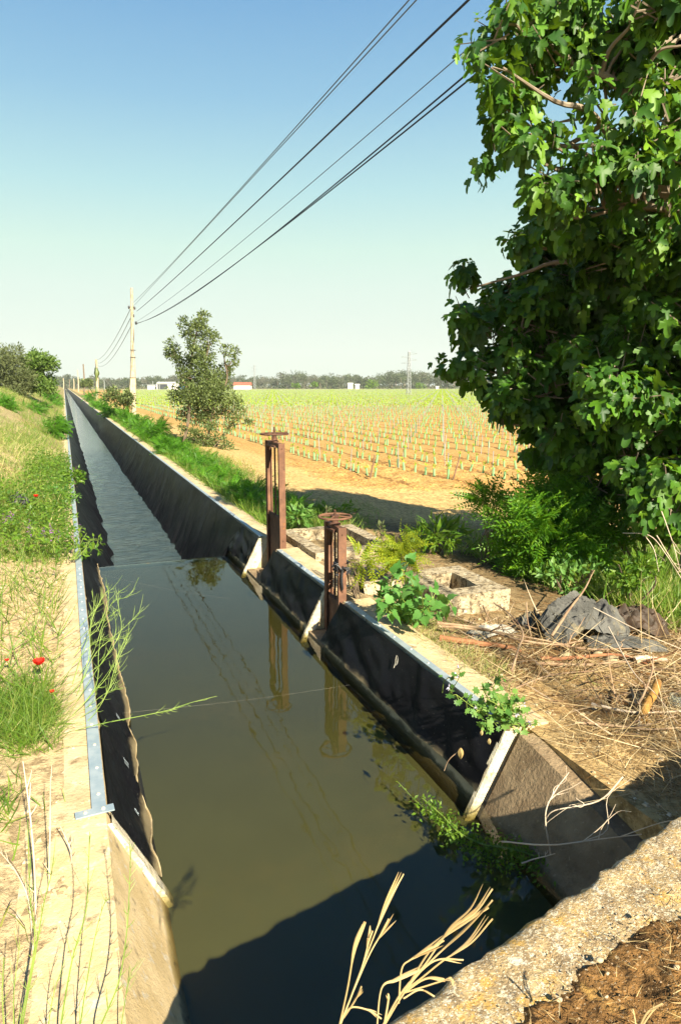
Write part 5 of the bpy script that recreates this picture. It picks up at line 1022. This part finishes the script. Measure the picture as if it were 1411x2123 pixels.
# strip right of the canal
def d_strip(x, y): return ss(2.4, 2.5, x) * ss(3.7 + .5 * ss(10, 20, y), 3.0, x + .8 * fbm(x * 1.5, y * .6, 41)) * ss(8.3, 9.0, y)
cover('canal_grass', 'lush bright grass strip along the right canal wall', 'grass', BLADE, region(60000, 2.4, 4.6, 8.2, 60, d_strip, 8, True), .24, 1.5, seed=8)
cover('canal_weeds', 'bright green small-leaved weeds in the strip right of the canal', 'fern', FRONDB, (lambda q: np.concatenate([q, (hgt(q[:, 0], q[:, 1]) + np.random.default_rng(5).uniform(0, .16, len(q)))[:, None]], 1))(region(2600, 2.5, 3.5, 10, 90, lambda x, y: d_strip(x + .1, y), 9, True)), .24, 1., seed=9, nup=1.)
cover('field_edge_grass', 'sparse dry grass between the strip and the track', 'grass_dry', BLADE, region(9000, 3.0, 5., 8.4, 40, lambda x, y: ss(.0, .2, fbm(x * 1.3, y * .8, 44)) * .7, 10, True), .13, 1.2, seed=10)
# right bank
def jarz(x, y): return hgt(x, y)
cover('straw_litter', 'dense dry straw over the bank behind the wing wall', 'straw_brown', STRAW, region(15000, 2.3, 5.2, 1.6, 4.6, lambda x, y: ss(2.32, 2.5, x) * (.35 + .65 * ss(-.1, .15, fbm(x * 1.8, y * 1.8, 46))) * ss(4.7, 4.2, y) * ss(-.15, -.3, bridge_d(x, y)), 11), .17, .3, seed=11)
cover('brown_litter', 'brown rotting litter under the straw of the right bank', 'straw_dark', STRAW, region(16000, 2.35, 5.5, 1.6, 5.2, lambda x, y: .7 * ss(-.15, -.3, bridge_d(x, y)), 12), .13, .12, seed=12)
cover('long_straw', 'long pale fallen grass stems tangled before the tarp', 'straw_brown', blade(.12, .0042), region(650, 2.7, 5., 2.0, 4.2, lambda x, y: 1 + 0 * x, 13), .55, .35, seed=13)
cover('small_twigs', 'small broken twigs scattered round the branch heap', 'twig_bits', blade(.15, .016), region(420, 2.7, 5., 2.6, 4.7, lambda x, y: 1 + 0 * x, 33), .3, .35, seed=33)
cover('brush', 'tangled curved dry grass in the shade above the wing wall', 'straw_brown', blade(1.1, .006), region(2600, 2.35, 4.6, 1.6, 2.9, lambda x, y: ss(2.35, 2.6, x) * ss(.05, -.1, bridge_d(x, y)), 31), .26, .7, seed=31)
cover('short_grass', 'thin greenish grass on the bank beside the nearest liner panel', 'grass_dry', BLADE, region(5000, 2.35, 3.3, 3.3, 5.2, lambda x, y: ss(2.36, 2.5, x) * ss(-.05, .15, fbm(x * 2, y * 2, 48)), 14), .1, 1.1, seed=14)
cover('shade_grass', 'tall grass and weeds along the right edge beyond the tarp', 'grass', BLADE, region(20000, 3.7, 7.5, 3.9, 7.2, lambda x, y: ss(4.3, 4.9, x) * ss(4.0, 4.5, y + .3 * (x - 4)) * (.4 + .6 * ss(-.1, .1, fbm(x * 1.5, y * 1.5, 49))), 15), .34, 1.6, seed=15)
cover('shade_grass', 'pale dry grass mixed into the right edge beyond the tarp', 'grass_dry', BLADE, region(7000, 3.7, 7.5, 3.8, 7.2, lambda x, y: ss(4.2, 4.8, x) * .8 * ss(4.2, 4.6, y + .3 * (x - 4)), 16), .3, 1.5, seed=16)
cover('box_litter', 'dry twigs and straw round the two concrete boxes', 'straw_dark', STRAW, region(2600, 2.42, 4.4, 4.6, 7.0, lambda x, y: .5 + 0 * x, 17), .12, .15, seed=17)
cover('tree_shade_weeds', 'short weeds in the shade behind the boxes', 'grass', BLADE, region(5200, 3.5, 6.2, 6.2, 10.2, lambda x, y: ss(.0, .2, fbm(x * 1.3, y * 1.1, 51)), 18), .16, 1.3, seed=18)
# loose grit: small stones lying on the sand, the bank and the bridge
PEB = (np.array([[-.5, -.45, .0], [.5, -.4, .02], [.55, .4, 0], [-.45, .5, .03], [-.3, -.3, .4], [.33, -.28, .36], [.3, .3, .42], [-.33, .3, .35]]) * [1, .8, .9], [np.array([(0, 1, 5, 4), (1, 2, 6, 5), (2, 3, 7, 6), (3, 0, 4, 7), (4, 5, 6, 7)])])
def grit(lab, mat, P_, lo, hi, seed):
    g = np.random.default_rng(seed); k = len(P_); a = g.normal(size=(k, 3)); a[:, 2] *= .15; n = np.tile([0, 0, 1.], (k, 1)) + g.normal(size=(k, 3)) * .2
    m = MB(); m.cloud(PEB, P_, a, n, lo + (hi - lo) * g.random(k) ** 3); o = m.build('gravel', M[mat], None); tag(o, lab, None, None, 'stuff')
z3 = lambda q, dz=0.: np.concatenate([q, (hgt(q[:, 0], q[:, 1]) + dz)[:, None]], 1)
grit('small stones and crumbs on the bare sand of the left bank', 'grit', z3(region(2600, -1.2, -.02, 1.7, 7.5, lambda x, y: ss(-.2, .2, fbm(x * 3, y * 3, 58)) + .2, 21)), .006, .03, 21)
grit('earth crumbs and clods over the right bank', 'grit', z3(region(2600, 2.32, 5., 1.9, 4.8, lambda x, y: .3 + .7 * ss(-.1, .2, fbm(x * 3, y * 3, 59)), 22)), .006, .035, 22)
grit('clods of earth on the near field and track', 'clod', z3(region(9000, 4.2, 12., 9.5, 20, lambda x, y: ss(-.4, .6, field_d(x, y)) * (.25 + .75 * ss(0, .2, fbm(x * 1.2, y * 1.2, 60))), 23), -.01), .02, .085, 23)
cover('straw_litter', 'few short straws scattered on the bare sand of the left bank', 'straw', STRAW, region(900, -.9, -.02, 1.8, 4.6, lambda x, y: 1 + 0 * x, 24), .09, .06, seed=24)
# litter on the bridge soil
g = np.random.default_rng(19); k = 2600; u, v = g.uniform(-.3, 1.6, k), g.uniform(.12, .7, k); keep = g.random(k) < ss(.15, .35, v) * (.25 + .75 * ss(-.1, .2, fbm(u * 7, v * 7, 55))); u, v = u[keep], v[keep]
P_ = BE0[None] + u[:, None] * BU + v[:, None] * BV; P_[:, 2] = .375
cover('bridge_litter', 'broken straw scattered on the soil of the bridge', 'straw', blade(.12, .02), P_, .05, .3, seed=19)
k = 900; u, v = g.uniform(-.1, 1.6, k), g.uniform(.22, .7, k); P_ = BE0[None] + u[:, None] * BU + v[:, None] * BV; P_[:, 2] = .375
cover('bridge_chips', 'grey and brown chips in the soil of the bridge', 'straw_dark', blade(.1, .07), P_, .022, .3, seed=20)
g = np.random.default_rng(25); k = 2600; u, v = g.uniform(-.2, 1.5, k), .1 + .6 * g.random(k) ** .8; P_ = BE0[None] + u[:, None] * BU + v[:, None] * BV; P_[:, 2] = .356 + .014 * ss(.15, .25, v)
grit('grit and earth crumbs over the bridge', 'grit_dark', P_, .002, .007, 25)

# ================================================================ LOOSE THINGS ON THE RIGHT BANK
def gp(x, y, h=.03):
    p = PZ(x, y, 0); z = float(hgt(p[0], p[1])); p = PZ(x, y, z + h); return p
def crumple(name, lab, cat, px, py, d, sx, sy, h, seed, mat, parts=None, rz=0.):
    c = gp(px, py, .0); zb = float(hgt(c[0], c[1])); A, B = np.meshgrid(np.linspace(-1, 1, 60), np.linspace(-1, 1, 60), indexing='ij')
    e = 1 + .35 * fbm(np.arctan2(B, A) * 2, A * 0 + seed, seed); r = np.sqrt(A ** 2 + B ** 2)
    q = np.clip(1 - (r / 1.15) ** 2.2, 0, 1) ** .7
    fold = 1 - 2 * np.abs(fbm(A * 1.6 + .4 * B, B * 2.6, seed + 1, 3)) ; f2 = fbm(A * 5, B * 5, seed + 2, 3)
    Z = h * (q * (.35 + .75 * np.clip(fold, 0, 1)) + .5 * f2 * (q + .15)) + .012
    u, w_ = cos(rz), sin(rz); X_ = A * e * sx; Y_ = B * e * sy
    G = np.stack([c[0] + X_ * u - Y_ * w_, c[1] + X_ * w_ + Y_ * u, zb + Z], -1); m = MB(); m.grid(G); o = m.build(name, M[mat], None, True, (c[0], c[1], zb)); tag(o, lab, cat); return o
crumple('tarp', 'crumpled grey tarpaulin heap, the tallest piece beside the branches', 'tarpaulin', 1205, 1322, 4.55, .35, .18, .31, 3, 'tarp', rz=-.3)
crumple('tarp', 'stiff dark brown sheet folded up right of the grey tarpaulin', 'tarpaulin', 1312, 1305, 4.7, .26, .14, .2, 5, 'tarp_dark', rz=-.6)
crumple('tarp', 'small grey sheet scrap left of the main tarpaulin', 'tarpaulin', 1098, 1300, 4.75, .11, .1, .12, 7, 'tarp', rz=.2)
crumple('tarp', 'flat wrinkled grey sheet trailing from the heap to the lower right', 'tarpaulin', 1290, 1338, 4.4, .28, .12, .07, 9, 'tarp', rz=-.5)
crumple('paper_scrap', 'pale torn sack lying between the lichened box and the tarpaulin', 'scrap', 1015, 1312, 4.75, .2, .1, .05, 12, 'scrap', rz=.1)
crumple('rag', 'black torn plastic rag in the weeds beside the poppy on the left bank', 'rag', 38, 1042, 9.6, .15, .12, .17, 15, 'rag')
def stone(name, lab, p, s, seed, mat, group=None, flat=.6):
    m = MB(); A, B = np.meshgrid(np.linspace(0, 2 * pi, 17), np.linspace(0, pi, 9), indexing='ij'); k = 1 + .35 * fbm(np.cos(A) * 1.3 + seed, np.sin(A) * 1.3 + np.cos(B) * 1.7, seed)
    k[-1] = k[0]
    G = np.stack([np.cos(A) * np.sin(B) * k, np.sin(A) * np.sin(B) * k * .75, np.cos(B) * k * flat], -1) * s + np.array(p) + [0, 0, s * flat * .6]; m.grid(G, flip=True); o = m.build(name, M[mat], None, True, p); tag(o, lab, 'stone', group); return o
for i, (x, y, s, lab) in enumerate(((1270, 1330, .055, 'yellowish stone weighing down the front of the tarpaulin'), (1240, 1318, .04, 'small grey-brown stone left of the yellowish one'), (1175, 1320, .045, 'dull stone half under the left fold of the tarpaulin'), (1118, 1268, .035, 'round grey stone on top of the small sheet scrap'))):
    p = PZ(x, y + 14, .02); p[2] = float(hgt(p[0], p[1])) - .005; stone('stone', lab, p, s, 200 + i, 'stone')
for i, (u, v, s, lab) in enumerate(((.515, .225, .0115, 'smooth egg-shaped pebble, largest on the bridge soil'), (.495, .262, .006, 'flat pale pebble just below the egg-shaped one'), (.325, .235, .009, 'angular yellow pebble on the left part of the bridge soil'), (.74, .2, .009, 'grey pebble in the hollow near the bridge concrete'), (.43, .3, .006, 'brown pebble among the straw chips'), (.66, .36, .009, 'bluish-grey pebble low on the bridge soil'), (.3, .31, .006, 'pale pebble in the lower left of the bridge soil'), (.86, .3, .008, 'white pebble near the right edge of the bridge'))):
    stone('pebble', lab, bridge_pt(u, v, .368), s, 220 + i, 'pebble')
def stick(lab, P_, r, mat, seed, forks=2, name='branch'):
    g = np.random.default_rng(seed); Q = catmull(P_, 6); Q = Q + np.cumsum(g.normal(size=Q.shape) * r * .12, 0); m = MB(); m.tube(Q, np.linspace(r, r * .45, len(Q)), 7)
    for k in range(forks):
        j = g.integers(len(Q) // 3, len(Q) - 2); t_ = Q[j + 1] - Q[j]; t_ /= np.linalg.norm(t_); a = t_ + rdir(1, .4, g)[0] * .8; L_ = np.linalg.norm(Q[-1] - Q[0]) * g.uniform(.15, .35); m.tube(wob(Q[j], Q[j] + a * L_, .08, 4, 0, g), np.linspace(r * .5, r * .2, 13), 5)
    o = m.build(name, M[mat], None, True, Q[0]); tag(o, lab, 'branch', 'dead branches heaped round the tarpaulin'); return o
for i, (pts, r, mat, lab, fk) in enumerate(((((910, 1322, .03), (980, 1330, .04), (1040, 1338, .04), (1075, 1345, .03)), .026, 'twig_red', 'thick red-brown stick lying left of the heap', 0),
    (((905, 1290, .12), (990, 1300, .12), (1080, 1325, .1), (1160, 1335, .08), (1210, 1325, .12)), .012, 'twig', 'long pale branch crossing from the lichened box to the tarpaulin', 3), (((915, 1298, .08), (1000, 1306, .1), (1100, 1322, .1), (1180, 1336, .08)), .01, 'twig', 'second pale branch just below the long one', 2),
    (((1060, 1390, .05), (1075, 1340, .12), (1082, 1310, .2), (1060, 1275, .28), (1025, 1250, .3)), .009, 'twig', 'thin branch bending up left from the heap', 1), (((1143, 1318, .1), (1175, 1270, .25), (1208, 1225, .4), (1230, 1183, .5)), .011, 'twig', 'dark branch sticking up steeply over the tarpaulin', 0),
    (((1090, 1250, .3), (1093, 1290, .2), (1100, 1320, .1)), .006, 'twig', 'short upright twig left of the tarpaulin', 0), (((1000, 1255, .25), (1015, 1285, .1), (1022, 1295, .05)), .007, 'twig', 'short twig leaning on the face of the lichened box', 0),
    (((1120, 1365, .03), (1200, 1362, .04), (1280, 1358, .05), (1350, 1380, .04)), .016, 'twig_red', 'red-brown branch lying along the front of the heap', 2), (((1110, 1375, .02), (1210, 1378, .03), (1300, 1370, .04), (1370, 1390, .03)), .013, 'twig', 'grey-brown branch just below the red-brown front branch', 2),
    (((1150, 1336, .06), (1230, 1346, .06), (1310, 1345, .06)), .009, 'twig', 'thin curved branch at the tarpaulin edge', 2), (((1315, 1370, .05), (1345, 1365, .06), (1384, 1372, .05)), .026, 'stalk', 'thick grey log end at the right of the heap', 0),
    (((1190, 1498, .02), (1260, 1503, .04), (1340, 1512, .05), (1411, 1508, .05)), .008, 'twig', 'thin dark branch lying across the straw slope', 1), (((1225, 1460, .03), (1310, 1478, .04), (1411, 1475, .05)), .01, 'stalk', 'pale branch lying by the glass jar', 1),
    (((1308, 1430, .1), (1320, 1460, .15), (1348, 1395, .2), (1352, 1360, .25)), .009, 'twig', 'forked twig rising beside the ochre cane', 1), (((1060, 1430, .02), (1140, 1400, .05), (1250, 1390, .06)), .006, 'twig', 'thin low twig between the mallow and the heap', 2),
    (((1260, 1300, .25), (1310, 1390, .2), (1360, 1440, .12), (1405, 1500, .05)), .005, 'stalk', 'long pale straight stem slanting down right over the heap', 0), (((1230, 1260, .3), (1330, 1310, .22), (1411, 1345, .12)), .005, 'stalk', 'long pale stem slanting from the tarpaulin to the right edge', 0))):
    stick(lab, [gp(*p) for p in pts], r, mat, 300 + i, fk)
# pale bleached stems standing at the right edge
for i, (pts, lab) in enumerate(((((1290, 1105, 6.2), (1345, 1110, 6.1), (1380, 1150, 6.0), (1405, 1190, 5.9), (1420, 1215, 5.9)), 'arched bleached bare stem at the right edge, uppermost'), (((1335, 1110, 6), (1355, 1140, 6), (1365, 1185, 5.9)), 'bleached bare stem bending down beside the arched one'), (((1360, 1110, 5.8), (1390, 1160, 5.8), (1420, 1200, 5.8)), 'straight bleached stem crossing the arched one'), (((1370, 1060, 5.8), (1395, 1130, 5.8), (1408, 1180, 5.8)), 'tall pale reed at the far right edge'))):
    P_ = pth(*pts); stick(lab, P_, .0045, 'stalk', 340 + i, 2, 'bare_stem')
# dry brambles over the shaded wing wall
for i, (pts, lab) in enumerate(((((1040, 1745, -.2), (1140, 1752, .05), (1240, 1740, .12), (1330, 1730, .2)), 'long thin dry bramble arching over the shaded slope'), (((1140, 1770, -.2), (1130, 1690, .0), (1150, 1640, .1), (1180, 1600, .15)), 'forked dry bramble hanging down the shaded slope'), (((1290, 1610, .2), (1240, 1660, .1), (1150, 1680, .02), (1130, 1700, -.05)), 'curled dry bramble at the lip of the shaded slope'), (((1080, 1790, -.3), (1110, 1780, -.28), (1150, 1770, -.2)), 'short dry twig over the dark water weed'))):
    P_ = [PZ(x, y, z) for x, y, z in pts]; stick(lab, P_, .004, 'stalk', 350 + i, 4, 'bramble')
for i in range(26):
    x, y = R.uniform(1150, 1411), R.uniform(1560, 1700); p = gp(x, y, .02); a = R.uniform(0, 6.28)
c = gp(1352, 1452, .03); m = MB(); Q = catmull([gp(1330, 1490, .02), gp(1338, 1465, .05), gp(1352, 1440, .08), gp(1362, 1415, .09)], 8); rr = .026 + .003 * (np.arange(len(Q)) % 5 == 0); m.tube(Q, rr, 12); o = m.build('cane', M['cane'], None, True, Q[0]); tag(o, 'thick ochre ringed cane stub left of the glass jar', 'cane')
# glass jar
p = gp(1396, 1478, -.02); m = MB(); H_, r_ = .12, .038
m.lathe(p, [(.001, .004), (r_, .004), (r_ + .002, .02), (r_ + .002, H_ - .02), (r_ - .004, H_ - .008), (r_ - .003, H_), (r_ - .006, H_), (r_ - .007, H_ - .008), (r_ - .002, H_ - .02), (r_ - .002, .02), (r_ - .004, .009), (.001, .009)], 28)
t = NT('jar_glass'); gl = t.n('ShaderNodeBsdfPrincipled'); gl.inputs['Transmission Weight'].default_value = .95; gl.inputs['Roughness'].default_value = .05; gl.inputs['Base Color'].default_value = (.85, .92, .9, 1); M['glass'] = t.end(gl)
o = m.build('glass_jar', M['glass'], None, True, p); tag(o, 'clear empty glass jar standing in the litter at the right edge', 'jar')
p = PZ(657, 1082, -.34); p = PZ(770, 1083, -.34); m = MB(); m.lathe(p, [(.001, 0), (.03, .0), (.034, .02), (.034, .13), (.012, .17), (.012, .19)], 12)
b_ = m.build('bottle', M['blue'], None, True, p); b_.rotation_euler = (1.5, 0, .9); b_.location = tuple(p + np.array([0, 0, .03])); tag(b_, 'small blue plastic bottle lying in the shade behind the far box', 'bottle')
# ================================================================ LIGHT, AIR, CAMERA
w = bpy.data.worlds.new('World'); SC.world = w; w.use_nodes = True; nt = w.node_tree; bg = nt.nodes['Background']
SUN = np.array([.095, -.85, .565]); SUN /= np.linalg.norm(SUN); el = math.asin(SUN[2]); az = math.atan2(SUN[0], SUN[1])
sk = nt.nodes.new('ShaderNodeTexSky'); sk.sky_type = 'NISHITA'; sk.sun_disc = False; sk.sun_elevation = el; sk.sun_rotation = az; sk.air_density = SKY[0]; sk.dust_density = SKY[1]; sk.ozone_density = SKY[2]
# hazy late-spring sky: the Nishita sky blended with a measured colour-by-elevation ramp (blue overhead, pale green-white low down)
tcn = nt.nodes.new('ShaderNodeTexCoord'); sxz = nt.nodes.new('ShaderNodeSeparateXYZ'); nt.links.new(tcn.outputs['Generated'], sxz.inputs[0])
cr = nt.nodes.new('ShaderNodeValToRGB'); nt.links.new(sxz.outputs[2], cr.inputs[0]); e = cr.color_ramp.elements
lin = lambda c: tuple(((v / 255 + .055) / 1.055) ** 2.4 for v in c) + (1,)
RMP = ((0, (232, 242, 229)), (.066, (231, 243, 230)), (.13, (225, 244, 231)), (.182, (214, 243, 229)), (.255, (186, 228, 232)), (.352, (149, 199, 228)), (.445, (122, 176, 220)), (.7, (58, 108, 172)), (1., (36, 78, 140)))
e[0].position, e[0].color = RMP[0][0], lin(RMP[0][1]); e[1].position, e[1].color = RMP[-1][0], lin(RMP[-1][1])
for q_, c_ in RMP[1:-1]: x = e.new(q_); x.color = lin(c_)
vm = nt.nodes.new('ShaderNodeVectorMath'); vm.operation = 'SCALE'; vm.inputs['Scale'].default_value = 1 / (SKYS * 2 ** EXPO); nt.links.new(cr.outputs[0], vm.inputs[0])
gm = nt.nodes.new('ShaderNodeMix'); gm.data_type = 'RGBA'; gm.inputs[0].default_value = .97
nt.links.new(sk.outputs[0], gm.inputs[6]); nt.links.new(vm.outputs[0], gm.inputs[7]); nt.links.new(gm.outputs[2], bg.inputs[0]); bg.inputs[1].default_value = SKYS
sl = bpy.data.lights.new('sun', 'SUN'); sl.energy = SUNE; sl.angle = radians(.55); sl.color = SUNC; so = bpy.data.objects.new('sun', sl); COL.objects.link(so)
from mathutils import Vector
so.rotation_euler = Vector(SUN).to_track_quat('Z', 'Y').to_euler(); so.location = (0, -20, 20)
cd_ = bpy.data.cameras.new('camera'); co = bpy.data.objects.new('camera', cd_); COL.objects.link(co); SC.camera = co
cd_.sensor_fit = 'VERTICAL'; cd_.sensor_height = 36.; cd_.lens = FL / 2123 * 36.; cd_.clip_end = 5000; cd_.clip_start = .05
co.location = (0, 0, EYE); co.rotation_euler = (pi / 2 - PIT, 0, -YAW)
SC.view_settings.view_transform = 'Standard'; SC.view_settings.look = 'None'; SC.view_settings.exposure = EXPO; SC.view_settings.gamma = 1
if HAZE:
    m = MB(); m.box((0, 800, 42), (3600, 1720, 92)); t = NT('haze'); pv = t.n('ShaderNodeVolumePrincipled'); pv.inputs['Color'].default_value = (.86, .93, .92, 1); pv.inputs['Density'].default_value = HAZE; pv.inputs['Anisotropy'].default_value = 0
    t.l(pv.outputs[0], t.out.inputs['Volume']); o = m.build('haze', t.m, None); tag(o, None, None, None, 'stuff')
SC.cycles.max_bounces = 8; SC.cycles.transparent_max_bounces = 12; SC.cycles.use_denoising = True
